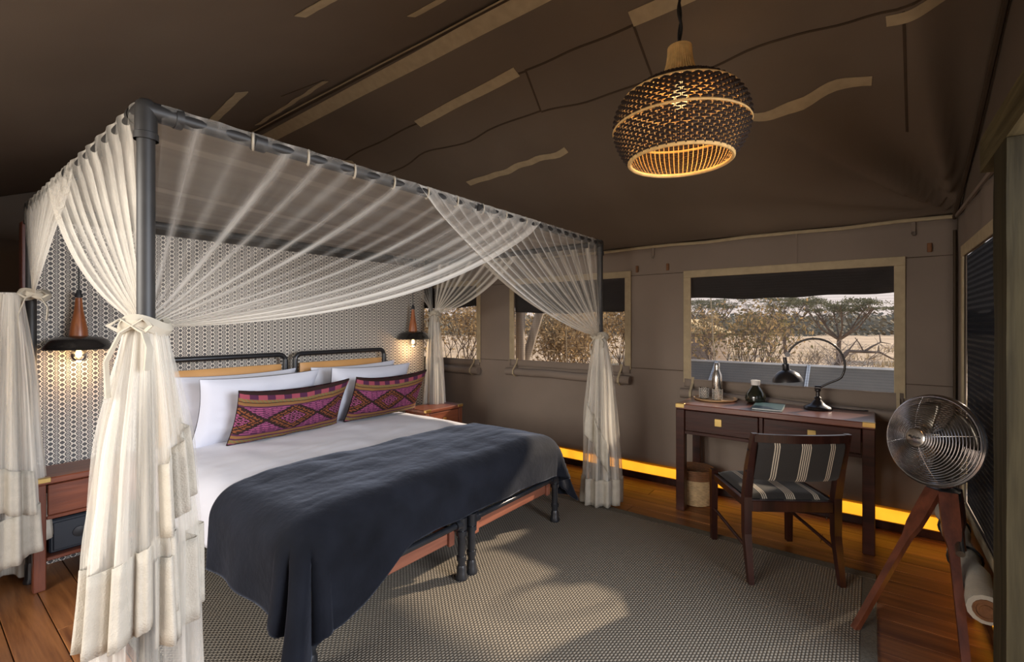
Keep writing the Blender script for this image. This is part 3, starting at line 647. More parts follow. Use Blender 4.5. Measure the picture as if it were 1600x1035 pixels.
# ------------------------------------------------------------------ beds
RZ = .0122
def make_bed(x0, x1, label):
    """pipe framed single bed: rails, legs, slatted wooden base, mattress, headboard"""
    cx = (x0 + x1) / 2; yf, yh = 1.778, 3.69; O = (cx, (yf + yh) / 2, RZ)
    b = thing('single_bed', label, 'bed', O, group='pair of single beds pushed together')
    zr = .312
    for x in (x0 + .03, x1 - .03):
        MB(O).cyl((x, yf, zr), (x, yh, zr), .019, n=12).build('side_rail', 'pipe', b, smooth=True)
        for y in (yf, yh):
            top = zr + .03 if y == yf else 1.12
            lg = MB(O).cyl((x, y, RZ + .05), (x, y, top), .021, n=14)
            lg.cyl((x, y, RZ + .10), (x, y, RZ + .125), .027, n=14); lg.cyl((x, y, .25), (x, y, .275), .029, n=14); lg.cyl((x, y, zr - .03), (x, y, zr + .035), .030, n=14)
            l_ = lg.build('leg', 'pipe', b, smooth=True)
            MB(O).lathe([(.0, 0), (.034, 0), (.036, .012), (.028, .03), (.027, .06), (.022, .075)], (x, y, RZ), 16).build('foot', 'pipe', l_, smooth=True)
            s_ = 1 if x < cx else -1
            MB(O).cyl((x, y, zr), (x + s_ * .05, y, zr), .028, n=14).cyl((x, y, zr), (x, y + (.05 if y == yf else -.05), zr), .028, n=14).build('pipe_fitting', 'pipe', b, smooth=True)
    MB(O).cyl((x0 + .03, yf, zr), (x1 - .03, yf, zr), .017, n=12).build('foot_rail', 'pipe', b, smooth=True)
    MB(O).box(x0 + .05, x1 - .05, yf + .03, yf + .06, .215, .275, .004).build('base_rail', 'bedwood', b)
    for x in (x0 + .07, x1 - .11): MB(O).box(x, x + .04, yf + .012, yf + .035, .205, .30, .004).build('bracket', 'bedwood', b)
    MB(O).box(x0 + .05, x0 + .08, yf + .06, yh - .04, .23, .285, .003).build('base_rail', 'bedwood', b); MB(O).box(x1 - .08, x1 - .05, yf + .06, yh - .04, .23, .285, .003).build('base_rail', 'bedwood', b)
    for i in range(11):
        y = yf + .14 + i * .165; MB(O).box(x0 + .06, x1 - .06, y, y + .07, .287, .30).build('slat', 'bedwood', b)
    MB(O).box(x0 + .04, x1 - .04, yf + .05, yh - .05, .302, .56, .03).build('mattress', 'mattress', b)
    # headboard: round-cornered pipe frame with padded leather panel
    r = .05; pts = [(x0 + .03, yh, .6), (x0 + .03, yh, 1.16 - r)]
    for i in range(5): a = pi - i * pi / 8; pts.append((x0 + .03 + r + r * cos(a), yh, 1.16 - r + r * sin(a)))
    for i in range(5): a = pi / 2 - i * pi / 8; pts.append((x1 - .03 - r + r * cos(a), yh, 1.16 - r + r * sin(a)))
    pts += [(x1 - .03, yh, .6)]
    MB(O).tube(pts, .019, 12).build('headboard_frame', 'pipe', b, smooth=True)
    def pf(sg):
        def fn(u, v):
            U, V_ = 2 * u - 1, 2 * v - 1; k_ = (max(0, 1 - abs(U) ** 8) * max(0, 1 - abs(V_) ** 8)) ** .35
            return (cx + U * ((x1 - x0) / 2 - .065), yh + sg * (-.008 - .022 * k_), .55 + .535 * v)
        return fn
    mm = MB(O).grid(24, 16, pf(1)).grid(24, 16, pf(-1)); mm.build('headboard_panel', 'leather', b, smooth=True, auto=False)
    return b
make_bed(.975, 1.905, 'left single bed with black pipe frame and tan leather headboard')
make_bed(1.925, 2.855, 'right single bed with black pipe frame and tan leather headboard')

# drape: a cloth laid over a rounded box
def drape(x0, x1, y0, y1, top, Rr, ol, orr, of, ob, name, mat, lift=0.0, folds=1.0, nx=120, ny=90, frontext=None, puff=None, seed=0, thick=.012, zmin=.05):
    def fn(u, v):
        s_ = x0 - ol + (x1 - x0 + ol + orr) * u
        off = of + (frontext(s_) if frontext else 0)
        t_ = y0 - off + (y1 - y0 + off + ob) * v
        cx, cy = min(max(s_, x0), x1), min(max(t_, y0), y1)
        ex, ey = s_ - cx, t_ - cy; r = math.hypot(ex, ey)
        z = top + lift; 
        if puff: z += puff(s_, t_)
        if r < 1e-6: return (s_, t_, z + .004 * nz(s_ * 5, t_ * 5, seed) + .006 * abs(nz(s_ * 3 + t_ * 4, t_ * 9 - s_ * 2, seed)))
        dx, dy = ex / r, ey / r; a = r / Rr
        if a < pi / 2: out, drop = Rr * sin(a), Rr * (1 - cos(a))
        else: out, drop = Rr, Rr + (r - Rr * pi / 2)
        out += lift
        corner = min(abs(dx), abs(dy)) * 1.4
        ang = math.atan2(dy, dx); dd = max(0, drop - Rr * .5)
        along = t_ if abs(dx) > abs(dy) else s_
        if corner > .02: out += folds * dd * (.19 * sin(ang * 11 + seed) * min(1, corner * 1.5) + .06 * sin(ang * 23 + seed) * min(1, corner * 1.5) + .16 * min(1, corner))
        out += folds * dd * (.035 * sin(along * 17 + seed) + .05 * nz(along * 3, seed)) + .25 * folds * dd * .12
        return (cx + dx * out, cy + dy * out, max(zmin, z - drop))
    m = MB().grid(nx, ny, fn); o = m.build(name, mat, smooth=True, auto=False); solid(o, thick, 1); return o
def puffd(s_, t_): return .022 * sm(1.0, 1.3, s_) * sm(2.85, 2.5, s_) + .012 * nz(s_ * 2.2, t_ * 2.2) + .007 * nz(s_ * 7, t_ * 5, 3)
dv = drape(1.06, 2.76, 1.90, 3.66, .588, .13, .345, .33, .18, 0, 'duvet', 'white', 0.0, .8, 120, 90, puff=puffd, seed=1)
tag(dv, 'smooth white duvet spread over both beds', 'duvet')
def fext(s_): return .17 * sm(1.50, 1.20, s_)
tw = drape(1.06, 2.77, 1.88, 2.50, .600, .135, .44, .46, .335, 0, 'bed_throw', 'throw', .006, 1.0, 170, 90, fext, puffd, seed=2, zmin=.03)
tag(tw, 'dark navy velour throw folded across the foot of the bed', 'throw')

# pillows ---------------------------------------------------------------
def pillow(w_, h_, t_, loc, tilt, rz, name, mat, seed=0, sag=.0, roll=0.0, n=28, ear=.07):
    M = Matrix.Translation(Vector(loc)) @ Matrix.Rotation(rz, 4, 'Z') @ Matrix.Rotation(-tilt, 4, 'X') @ Matrix.Rotation(roll, 4, 'Y')
    def mk(sg):
        def fn(u, v):
            U, V_ = 2 * u - 1, 2 * v - 1
            k_ = (max(0, 1 - U * U) * max(0, 1 - V_ * V_)) ** .42
            x = w_ / 2 * U * (1 - ear * (1 - V_ * V_)); z = h_ / 2 * V_ * (1 - ear * (1 - U * U)) - sag * (1 - U * U) * (V_ > 0) * V_
            wr = .010 * nz(U * 4, V_ * 4, seed) + .006 * nz(U * 10, V_ * 8, seed + 9)
            y = sg * (t_ / 2 * k_ + .004) - (wr * k_ if sg < 0 else 0)
            return M @ Vector((x, y, z + h_ / 2))
        return fn
    m = MB(loc).grid(n, n, mk(-1)).grid(n, n, mk(1))
    return m.build(name, mat, None, smooth=True, auto=False)
tag(pillow(.80, .47, .17, (1.46, 3.585, .60), R(-10), 0, 'pillow', 'pillowwhite', 1), 'white pillow on left bed leaning against the tan headboard', 'pillow', 'white bed pillows')
tag(pillow(.80, .49, .19, (1.52, 3.44, .60), R(-20), R(2), 'pillow', 'pillowwhite', 2), 'white pillow on left bed directly behind the larger patterned cushion', 'pillow', 'white bed pillows')
tag(pillow(.80, .47, .17, (2.40, 3.585, .60), R(-10), R(-2), 'pillow', 'pillowwhite', 3, roll=R(-1)), 'white pillow on right bed leaning against the tan headboard', 'pillow', 'white bed pillows')
tag(pillow(.80, .48, .19, (2.42, 3.46, .60), R(-18), R(2), 'pillow', 'pillowwhite', 4, roll=R(1)), 'white pillow on right bed directly behind the smaller patterned cushion', 'pillow', 'white bed pillows')
tag(pillow(.80, .40, .13, (1.67, 3.27, .625), R(-24), R(3), 'cushion', 'kilim', 5, .03, ear=.045), 'magenta and orange woven cushion leaning on the left bed pillows', 'cushion', 'patterned woven cushions')
tag(pillow(.74, .40, .13, (2.50, 3.30, .63), R(-24), R(2), 'cushion', 'kilim', 6, .03, ear=.045), 'purple patterned woven cushion leaning on the right bed pillows', 'cushion', 'patterned woven cushions')

# ------------------------------------------------------------------ four-poster canopy frame
PX0, PX1, PY0, PY1, PZ = .448, 3.362, 1.697, 3.624, 2.03
cf = thing('canopy_frame', 'grey pipe four poster canopy frame around the bed', 'canopy', (1.905, 2.66, 0)); O = (1.905, 2.66, 0)
for x in (PX0, PX1):
    for y in (PY0, PY1):
        m = MB(O).cyl((x, y, .05), (x, y, PZ - .02), .0225, n=16)
        p_ = m.build('post', 'greypipe', cf, smooth=True)
        MB(O).lathe([(0, 0), (.032, 0), (.034, .01), (.027, .03), (.026, .10), (.023, .11)], (x, y, 0), 16).build('foot', 'pipe', p_, smooth=True)
        MB(O).lathe([(.031, -.09), (.031, -.07), (.028, -.068), (.028, 0), (.026, .018), (.016, .029), (0, .032)], (x, y, PZ), 16).build('elbow', 'greypipe', p_, smooth=True)
        sx = 1 if x == PX0 else -1; sy = 1 if y == PY0 else -1
        MB(O).cyl((x, y, PZ), (x + sx * .08, y, PZ), .028, n=14).cyl((x + sx * .07, y, PZ), (x + sx * .09, y, PZ), .031, n=14).cyl((x, y, PZ), (x, y + sy * .08, PZ), .028, n=14).cyl((x, y + sy * .07, PZ), (x, y + sy * .09, PZ), .031, n=14).build('elbow', 'greypipe', p_, smooth=True)
for y in (PY0, PY1): MB(O).cyl((PX0, y, PZ), (PX1, y, PZ), .0215, n=16).cyl((PX0 + .30, y, PZ), (PX0 + .34, y, PZ), .029, n=14).cyl((1.89, y, PZ), (1.93, y, PZ), .029, n=14).build('rail', 'greypipe', cf, smooth=True)
for x in (PX0, PX1): MB(O).cyl((x, PY0, PZ), (x, PY1, PZ), .0215, n=16).cyl((x, 2.64, PZ), (x, 2.68, PZ), .029, n=14).build('rail', 'greypipe', cf, smooth=True)

# ------------------------------------------------------------------ netting
def setdens(o, vals):
    a = o.data.attributes.new('dens', 'FLOAT', 'POINT'); a.data.foreach_set('value', vals)
def swag(parent, O, P0, P1, tie, sag, nf, d0, d1, side, seed, name='swag', nu=110, nv=36, amp=.016, pw=2.0):
    """sheet gathered along a rail from P0 (post end) to P1 and pulled into the tie at the post"""
    P0, P1, T = Vector(P0), Vector(P1), Vector(tie); dirv = (P1 - P0).normalized(); nrm = dirv.cross(Vector((0, 0, 1))).normalized() * side
    dens = []
    def fn(u, v):
        A = P0 + (P1 - P0) * u
        vv = v
        p = A.lerp(T, vv)
        p.z -= sag * (u ** pw) * 4 * vv * (1 - vv) * .9
        ph = 2 * pi * nf * u + 1.3 * nz(u * 6, seed)
        f_ = amp * (1 - .75 * vv) * min(1, vv * 8 + .25)
        p += nrm * (f_ * sin(ph) + .022 * u * vv * (1 - vv) * 4 + .003 + .018 * (1 - vv))
        p += dirv * .4 * f_ * cos(ph)
        p += dirv * (u - .5) * .05 * sm(.85, 1, vv)
        if vv < .06: p.z += .022 * (1 - vv / .06)
        fold = .5 + .5 * cos(ph * 1.0 + 1)
        e = sm(.62, 1.0, u)
        dens.append((d0 + (d1 - d0) * e) * (.40 + 1.0 * fold ** 3) + .34 * fold ** 12 * (1 - .6 * e) * (.6 + .4 * sin(u * 31 + seed)) + .45 * sm(.55, 1, vv) * (.4 + .6 * u) + .25 * sm(.05, 0, vv) + .35 * sm(.965, 1, u))
        return p
    o = MB(O).grid(nu, nv, fn).build(name, 'net', parent, smooth=True, auto=False); setdens(o, dens); return o
def tailfn(c, zt, a0, a1, Rf, nf, seed, sq=1.0):
    def pos(u, z):
        a = a0 + (a1 - a0) * u; t = (zt - z) / zt; r = Rf(z)
        f_ = .15 * sin(2 * pi * nf * u + seed + .6 * t + .8 * nz(u * 4, seed)) * min(1, t * 5) + .05 * sin(2 * pi * nf * 2.3 * u + seed * 2 + t) * min(1, t * 5) + .16 * nz(u * 4, z * 2, seed)
        r *= 1 + f_; return Vector((c[0] + r * cos(a), c[1] + r * sin(a) * sq, z))
    return pos
def tail(parent, O, c, zt, a0, a1, Rf, hem, nf, seed, dens=.55, hemh=.22, name='tail', nu=90, nv=30):
    pos = tailfn(c, zt, a0, a1, Rf, nf, seed); dl = []
    def fn(u, v):
        h = hem(u); z = zt + (h - zt) * v; dl.append(dens * (.65 + .5 * (.5 + .5 * sin(2 * pi * nf * u + seed + 2)))+ .35 * sm(.25, 0, v) + .25 * sm(.03, 0, min(u, 1 - u))); return pos(u, z)
    o = MB(O).grid(nu, nv, fn).build(name, 'net', parent, smooth=True, auto=False); setdens(o, dl)
    if hemh > 0:
        def fh(u, v):
            h = hem(u); z = h + hemh * (1 - v); p = pos(u, z); d = Vector((p.x - c[0], p.y - c[1], 0)); d.normalize(); return p + d * .006
        hm = MB(O).grid(nu, 6, fh).build('linen_hem', 'linen', o, smooth=True, auto=False); solid(hm, .003, 0)
    return o
def bow(parent, O, c, z, r, ang, tail_len=.20):
    x, y = c
    MB(O).tube([(x + r * cos(a), y + r * sin(a), z + .012 * sin(a * 2)) for a in [i * pi / 12 for i in range(24)]], .018, 6, True, flat=1.3).build('tie_band', 'tie', parent, smooth=True)
    k = Vector((x + (r + .012) * cos(ang), y + (r + .012) * sin(ang), z)); sd = Vector((-sin(ang), cos(ang), 0)); ot = Vector((cos(ang), sin(ang), 0))
    m = MB(O)
    for s_, ln in ((-1, 1.0), (1, .62)):
        m.tube([k, k + sd * s_ * .03 - Vector((0, 0, .02)), k + sd * s_ * .055 + ot * .02 - Vector((0, 0, tail_len * .5 * ln)), k + sd * s_ * .05 + ot * .02 - Vector((0, 0, tail_len * ln))], [.012, .014, .016, .017], 4, flat=.2)
        m.tube([k, k + sd * s_ * .03 + Vector((0, 0, .02)), k + sd * s_ * .055 + ot * .012, k + sd * s_ * .03 - Vector((0, 0, .018)), k], .009, 4, flat=.3)
    m.build('bow', 'tie', parent, smooth=True)
def interp(tab):
    def f(z):
        if z >= tab[0][0]: return tab[0][1]
        for (z1, r1), (z2, r2) in zip(tab, tab[1:]):
            if z >= z2: return r2 + (r1 - r2) * (z - z2) / (z1 - z2)
        return tab[-1][1]
    return f
G = 'tied back netting curtains at the canopy corners'
tl = (PX0 + .0, PY0 - .0, 1.39)
# front left
c1 = thing('bed_curtain', 'near left netting curtain tied to the front left canopy post', 'bed curtain', (PX0, PY0, 0), group=G); O = (PX0, PY0, 0)
swag(c1, O, (PX0 + .03, PY0, PZ), (2.50, PY0, PZ), tl, .17, 15, .09, .70, 1, 1, nu=200, pw=1.6)
swag(c1, O, (PX0, PY0 + .02, PZ), (PX0, 3.02, PZ), tl, .10, 10, .40, .5, -1, 2)
Rf = interp([(1.40, .040), (1.36, .050), (1.23, .070), (1.05, .092), (.78, .112), (.43, .125), (0, .14)])
tail(c1, O, (PX0, PY0), 1.40, R(-265), R(35), Rf, lambda u: .02, 9, 1, .42, .20)
tail(c1, O, (PX0, PY0), 1.39, R(-235), R(-75), lambda z: Rf(z) * 1.08, lambda u: .56 - .05 * sin(u * 4) , 6, 2, .35, .22)
tail(c1, O, (PX0, PY0), 1.39, R(-95), R(-20), lambda z: Rf(z) * 1.06, lambda u: .50 + .06 * u, 3, 3.5, .30, .24)
tail(c1, O, (PX0, PY0), 1.39, R(-88), R(-38), lambda z: Rf(z) * 1.17, lambda u: .80 + .12 * u, 3, 5, .25, .20)
bow(c1, O, (PX0, PY0), 1.395, .048, R(-135), .20)
# front right
c2 = thing('bed_curtain', 'netting curtain tied to the front right canopy post in front of the middle window', 'bed curtain', (PX1, PY0, 0), group=G); O = (PX1, PY0, 0)
tr_ = (PX1 + .0, PY0, 1.30)
swag(c2, O, (PX1 - .03, PY0, PZ), (1.48, PY0, PZ), tr_, .16, 17, .22, .42, -1, 3, nu=190, pw=1.3)
swag(c2, O, (PX1, PY0 + .02, PZ), (PX1, 3.0, PZ), tr_, .12, 10, .35, .5, 1, 4)
Rf2 = interp([(1.31, .045), (1.2, .065), (1.0, .09), (.7, .115), (.3, .135), (0, .15)])
tail(c2, O, (PX1, PY0), 1.31, R(-250), R(60), Rf2, lambda u: .02, 10, 2, .50, .20)
tail(c2, O, (PX1, PY0), 1.30, R(-210), R(-120), lambda z: Rf2(z) * 1.08, lambda u: .62 - .40 * u, 3, 4, .45, .22)
bow(c2, O, (PX1, PY0), 1.305, .052, R(-170), .14)
# rear left
c3 = thing('bed_curtain', 'far left netting curtain tied beside the left nightstand', 'bed curtain', (PX0, PY1, 0), group=G); O = (PX0, PY1, 0)
t3 = (PX0 - .0, PY1 - .09, 1.555)
swag(c3, O, (PX0, PY1 - .02, PZ), (PX0, 2.50, PZ), t3, .10, 10, .42, .5, 1, 5)
Rf3 = interp([(1.56, .045), (1.4, .065), (1.1, .09), (.7, .115), (.3, .135), (0, .15)])
cc = (PX0 - .09, PY1 - .11)
tail(c3, O, cc, 1.56, R(-300), R(0), Rf3, lambda u: .03 + .25 * u, 8, 3, .55, .24)
tail(c3, O, cc, 1.55, R(-220), R(-60), lambda z: Rf3(z) * 1.07, lambda u: .55 - .12 * u, 5, 1, .4, .22)
bow(c3, O, (PX0 - .0, PY1 - .09), 1.555, .05, R(-100), .22)
# rear right
c4 = thing('bed_curtain', 'far right netting curtain tied between patterned partition and first window', 'bed curtain', (PX1, PY1, 0), group=G); O = (PX1, PY1, 0)
t4 = (PX1, PY1 - .06, 1.505)
swag(c4, O, (PX1, PY1 - .02, PZ), (PX1, 2.50, PZ), t4, .12, 10, .40, .5, -1, 6)
swag(c4, O, (PX1 - .02, PY1, PZ), (PX1 - .5, PY1, PZ), (PX1, PY1 - .02, 1.52), .02, 5, .2, .3, -1, 7, nu=40)
Rf4 = interp([(1.51, .045), (1.3, .06), (1.0, .085), (.6, .10), (0, .12)])
tail(c4, O, (PX1, PY1 - .05), 1.51, R(-260), R(60), Rf4, lambda u: .05, 8, 4, .6, .2)
bow(c4, O, (PX1, PY1 - .06), 1.505, .052, R(-150), .14)
# top sheet
dl = []
def topf(u, v):
    x, y = PX0 + (PX1 - PX0) * u, PY0 + (PY1 - PY0) * v
    dl.append(.40 + .12 * abs(nz(v * 22, u * 1.2)) + .12 * (abs(sin(v * 9 + .6 * nz(u * 2, 3))) > .985)); return (x, y, PZ + .024 - .05 * sin(pi * u) * sin(pi * v) + .006 * sin(v * 40) * sin(pi * v) * sin(pi * u))
o = MB((1.9, 2.66, PZ)).grid(60, 140, topf).build('net_roof', 'netplain', None, smooth=True, auto=False); setdens(o, dl); tag(o, 'flat sheer netting roof stretched over the canopy rails', 'net')
# net loops pulled round the front rail
for i in range(9):
    x = .75 + i * .2
    o = MB(O).tube([(x + .012 * cos(a), PY0 + .027 * cos(a), PZ + .027 * sin(a)) for a in [k * pi / 8 for k in range(16)]], .0045, 5, True).build('net_loop', 'tie', c1 , smooth=True); o.location = (O[0] - PX0, O[1] - PY0, 0)

# ------------------------------------------------------------------ nightstands
def nightstand(x0, yf, label, safe=False):
    x1, yb, h = x0 + .50, yf + .30, .59; O = (x0 + .25, yf + .15, 0)
    n = thing('nightstand', label, 'nightstand', O, group='wooden nightstands beside the bed')
    MB(O).box(x0, x1, yf, yb, h - .035, h, .006).build('top', 'redwood', n)
    for x in (x0, x1 - .055):
        for y in (yf + .005, yb - .055): MB(O).box(x + (.002), x + .052, y, y + .05, 0, h - .036, .004).build('leg', 'redwood_z', n)
    for x in (x0 + .012, x1 - .03): MB(O).box(x, x + .018, yf + .056, yb - .056, .16, h - .037, .002).build('side_panel', 'redwood', n)
    MB(O).box(x0 + .056, x1 - .056, yb - .03, yb - .012, .16, h - .037, .002).build('back_panel', 'redwood', n)
    MB(O).box(x0 + .055, x1 - .055, yf + .02, yb - .032, .145, .165, .003).build('shelf', 'redwood', n)
    MB(O).box(x0 + .055, x1 - .055, yf + .015, yb - .032, .365, .385, .003).build('rail', 'redwood', n)
    d = MB(O).box(x0 + .058, x1 - .058, yf + .008, yf + .028, .388, h - .04, .004).build('drawer', 'redwood', n)
    MB(O).box(x0 + .23, x0 + .27, yf + .001, yf + .008, .45, .49, .002).build('handle', 'brass', d)
    for x in (x0 - .001, x1 - .069): MB(O).box(x, x + .07, yf - .002, yf + .025, h - .024, h + .0015, .002).build('corner_plate', 'brass', n)
    return n
nightstand(.43, 3.44, 'wooden nightstand with brass corners left of the bed under the pendant')
sf = thing('safe', 'dark box with a dial on the lower shelf of the left nightstand', 'safe', (.67, 3.60, .165)); O = (.67, 3.60, .165)
MB(O).box(.50, .86, 3.50, 3.68, .165, .345, .008).build('body', 'safe', sf); MB(O).box(.515, .845, 3.492, 3.50, .18, .33, .004).build('door', 'safe', sf)
MB(O).lathe([(0, 0), (.028, 0), (.028, .01), (.012, .014), (0, .014)], (.62, 3.492, .255), 16, Matrix.Rotation(R(90), 4, 'X')).build('dial', 'blackmatte', sf, smooth=True)
nightstand(3.00, 3.30, 'wooden nightstand with brass corners right of the bed beside the net')

# ------------------------------------------------------------------ bedside pendants
def bedside(x, y, zrim, label):
    O = (x, y, zrim); p = thing('pendant_lamp', label, 'pendant lamp', O, group='bedside pendant lamps with wooden necks')
    MB(O).lathe([(0.0, .075), (.05, .075), (.10, .068), (.133, .052), (.150, .02), (.158, .004), (.166, 0), (.164, -.003), (.154, 0), (.146, .018), (.128, .047), (.098, .062), (.05, .069), (0, .069)], O, 40).build('shade', 'black', p, smooth=True)
    MB(O).lathe([(.0, .076), (.043, .076), (.043, .085), (.040, .12), (.031, .17), (.022, .22), (.017, .27), (.0155, .298), (0, .30)], O, 24).build('neck', 'lampwood', p, smooth=True)
    MB(O).lathe([(0, .301), (.018, .301), (.02, .312), (.012, .33), (.010, .345), (0, .346)], O, 14).build('cap', 'blackmatte', p, smooth=True)
    MB(O).tube([(x, y, zrim + .346), (x, y, 2.045), (x, y + .02, 2.06), (x, WY + .02, 2.06)], .0035, 6).build('cord', 'cable', p, smooth=True)
    MB(O).lathe([(0, .068), (.02, .066), (.02, .035), (0.015, .03), (0, .03)], O, 16).build('socket', 'brass', p, smooth=True)
    MB(O).lathe([(.014, .03), (.018, .02), (.036, -.02), (.040, -.04), (.034, -.062), (.018, -.076), (0, -.08)], O, 20).build('bulb', 'thinglass', p, smooth=True)
    MB(O).lathe([(0, .01), (.008, 0), (.015, -.03), (.013, -.045), (0, -.055)], O, 12).build('filament', 'bulbcore', p, smooth=True)
    l = light('bulb_light', 'POINT', (x, y, zrim - .03), 2.0, (1.0, .62, .30), shadow_soft_size=.03); l.parent = p; l.location = (0, 0, -.11)
    return p
bedside(.654, 3.70, 1.255, 'black pendant lamp with wooden neck above the left nightstand')
bedside(3.19, 3.70, 1.250, 'black pendant lamp with wooden neck above the right nightstand')

# ------------------------------------------------------------------ woven pendant
px_, py_ = 1.91, .612
O = (px_, py_, 2.04)
wp = thing('woven_pendant', 'large rattan and dark twine woven pendant lamp hanging from ridge', 'pendant lamp', O)
prof = [(.043, 2.51), (.045, 2.475), (.052, 2.435), (.068, 2.395), (.10, 2.368), (.14, 2.352), (.185, 2.33), (.225, 2.295), (.250, 2.25), (.258, 2.205), (.254, 2.16), (.240, 2.12), (.220, 2.085), (.196, 2.055)]
def pat(t):
    f = t * (len(prof) - 1); i = min(int(f), len(prof) - 2); k = f - i
    p0 = prof[max(i - 1, 0)]; p1, p2 = prof[i], prof[i + 1]; p3 = prof[min(i + 2, len(prof) - 1)]
    def cr(a, b, c, d): return .5 * (2 * b + (c - a) * k + (2 * a - 5 * b + 4 * c - d) * k * k + (3 * b - a - 3 * c + d) * k ** 3)
    return cr(p0[0], p1[0], p2[0], p3[0]), cr(p0[1], p1[1], p2[1], p3[1])
NR = 76
m = MB(O)
for k in range(NR):
    a = 2 * pi * k / NR
    m.tube([(px_ + (r_ - .003) * cos(a), py_ + (r_ - .003) * sin(a), z_) for r_, z_ in [pat(i / 30) for i in range(31)]], .0022, 4)
m.build('rib_weave', 'rattan', wp, kind='stuff')
# neck bundle denser
m = MB(O)
for k in range(40):
    a = 2 * pi * (k + .5) / 40
    m.tube([(px_ + r_ * cos(a), py_ + r_ * sin(a), z_) for r_, z_ in [pat(i / 30) for i in range(0, 13)]], .0042, 5)
m.build('neck_canes', 'rattan', wp, kind='stuff')
m = MB(O); rows = 34
for j in range(rows):
    t = .37 + (1 - .37) * (j + .5) / rows; r_, z_ = pat(t)
    if j in (8, 19): continue
    for k in range(NR // 1):
        if (k + j) % 2: continue
        a0 = 2 * pi * (k - .80) / NR; a1 = 2 * pi * (k + .80) / NR; am = (a0 + a1) / 2
        m.tube([(px_ + (r_ - .003) * cos(a0), py_ + (r_ - .003) * sin(a0), z_), (px_ + (r_ + .002) * cos(am), py_ + (r_ + .002) * sin(am), z_), (px_ + (r_ - .003) * cos(a1), py_ + (r_ - .003) * sin(a1), z_)], [.0036, .0056, .0036], 5, cap=False)
m.build('twine_weave', 'rattandark', wp, kind='stuff')
for t, rr in ((.37 + .63 * 8.5 / rows, .004), (.37 + .63 * 19.5 / rows, .005)):
    r_, z_ = pat(t); MB(O).tube([(px_ + (r_ + .002) * cos(a), py_ + (r_ + .002) * sin(a), z_) for a in [k * pi / 30 for k in range(60)]], rr, 6, True).build('cane_ring', 'rattan', wp, smooth=True)
r_, z_ = pat(1.0); MB(O).tube([(px_ + (r_) * cos(a), py_ + (r_) * sin(a), z_) for a in [k * pi / 30 for k in range(60)]], .008, 8, True).build('rim', 'rattan', wp, smooth=True)
MB(O).tube([(px_ + .006 * sin(z * 40), py_ + .006 * cos(z * 40), z) for z in [2.51 + i * (roofz(px_, py_) - .004 - 2.51) / 30 for i in range(31)]], .006, 6).tube([(px_ - .006 * sin(z * 30), py_ + .004 * cos(z * 37), z) for z in [2.51 + i * .018 for i in range(20)]], .004, 6).build('cord', 'cable', wp, smooth=True)
MB(O).cyl((px_, py_, 2.37), (px_, py_, 2.515), .018, n=12).build('lamp_holder', 'blackmatte', wp, smooth=True)
MB(O).lathe([(0, 2.37), (.014, 2.368), (.016, 2.35), (.03, 2.32), (.032, 2.295), (.02, 2.27), (0, 2.262)], (px_, py_, 0), 16).build('bulb', 'bulbglow', wp, smooth=True)
l = light('pendant_light', 'POINT', (0, 0, 0), 6.0, (1.0, .56, .22), shadow_soft_size=.03); l.parent = wp; l.location = (0, 0, .19)

# ------------------------------------------------------------------ desk
DX0, DX1, DY0, DY1, DH = 3.572, 4.05, -.018, 1.175, .803
O = ((DX0 + DX1) / 2, (DY0 + DY1) / 2, 0)
dk = thing('writing_desk', 'long polished dark wood campaign desk under the wide window', 'desk', O)
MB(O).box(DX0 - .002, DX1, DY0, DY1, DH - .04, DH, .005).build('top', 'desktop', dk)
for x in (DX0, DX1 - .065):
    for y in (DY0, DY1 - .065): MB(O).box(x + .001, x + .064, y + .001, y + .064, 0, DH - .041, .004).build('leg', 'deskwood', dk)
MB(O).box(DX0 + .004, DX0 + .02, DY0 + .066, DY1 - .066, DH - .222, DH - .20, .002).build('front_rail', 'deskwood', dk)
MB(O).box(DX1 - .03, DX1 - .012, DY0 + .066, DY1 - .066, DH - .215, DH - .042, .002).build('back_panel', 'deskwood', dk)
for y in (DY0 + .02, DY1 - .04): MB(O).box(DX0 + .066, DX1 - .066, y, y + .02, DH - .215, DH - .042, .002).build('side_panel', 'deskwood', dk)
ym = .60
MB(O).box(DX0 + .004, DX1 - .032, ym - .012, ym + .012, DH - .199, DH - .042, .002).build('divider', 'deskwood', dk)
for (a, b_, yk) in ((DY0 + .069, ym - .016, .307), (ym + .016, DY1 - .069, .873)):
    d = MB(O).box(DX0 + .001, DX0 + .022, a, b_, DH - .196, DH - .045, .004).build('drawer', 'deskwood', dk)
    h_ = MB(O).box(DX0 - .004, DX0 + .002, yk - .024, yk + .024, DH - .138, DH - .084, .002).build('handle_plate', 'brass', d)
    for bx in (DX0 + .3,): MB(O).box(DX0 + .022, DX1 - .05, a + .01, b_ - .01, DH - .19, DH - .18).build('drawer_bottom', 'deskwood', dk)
for y in (DY0 - .001, DY1 - .064): MB(O).box(DX0 - .0035, DX0 + .03, y, y + .065, DH - .030, DH + .001, .002).build('corner_plate', 'brass', dk)

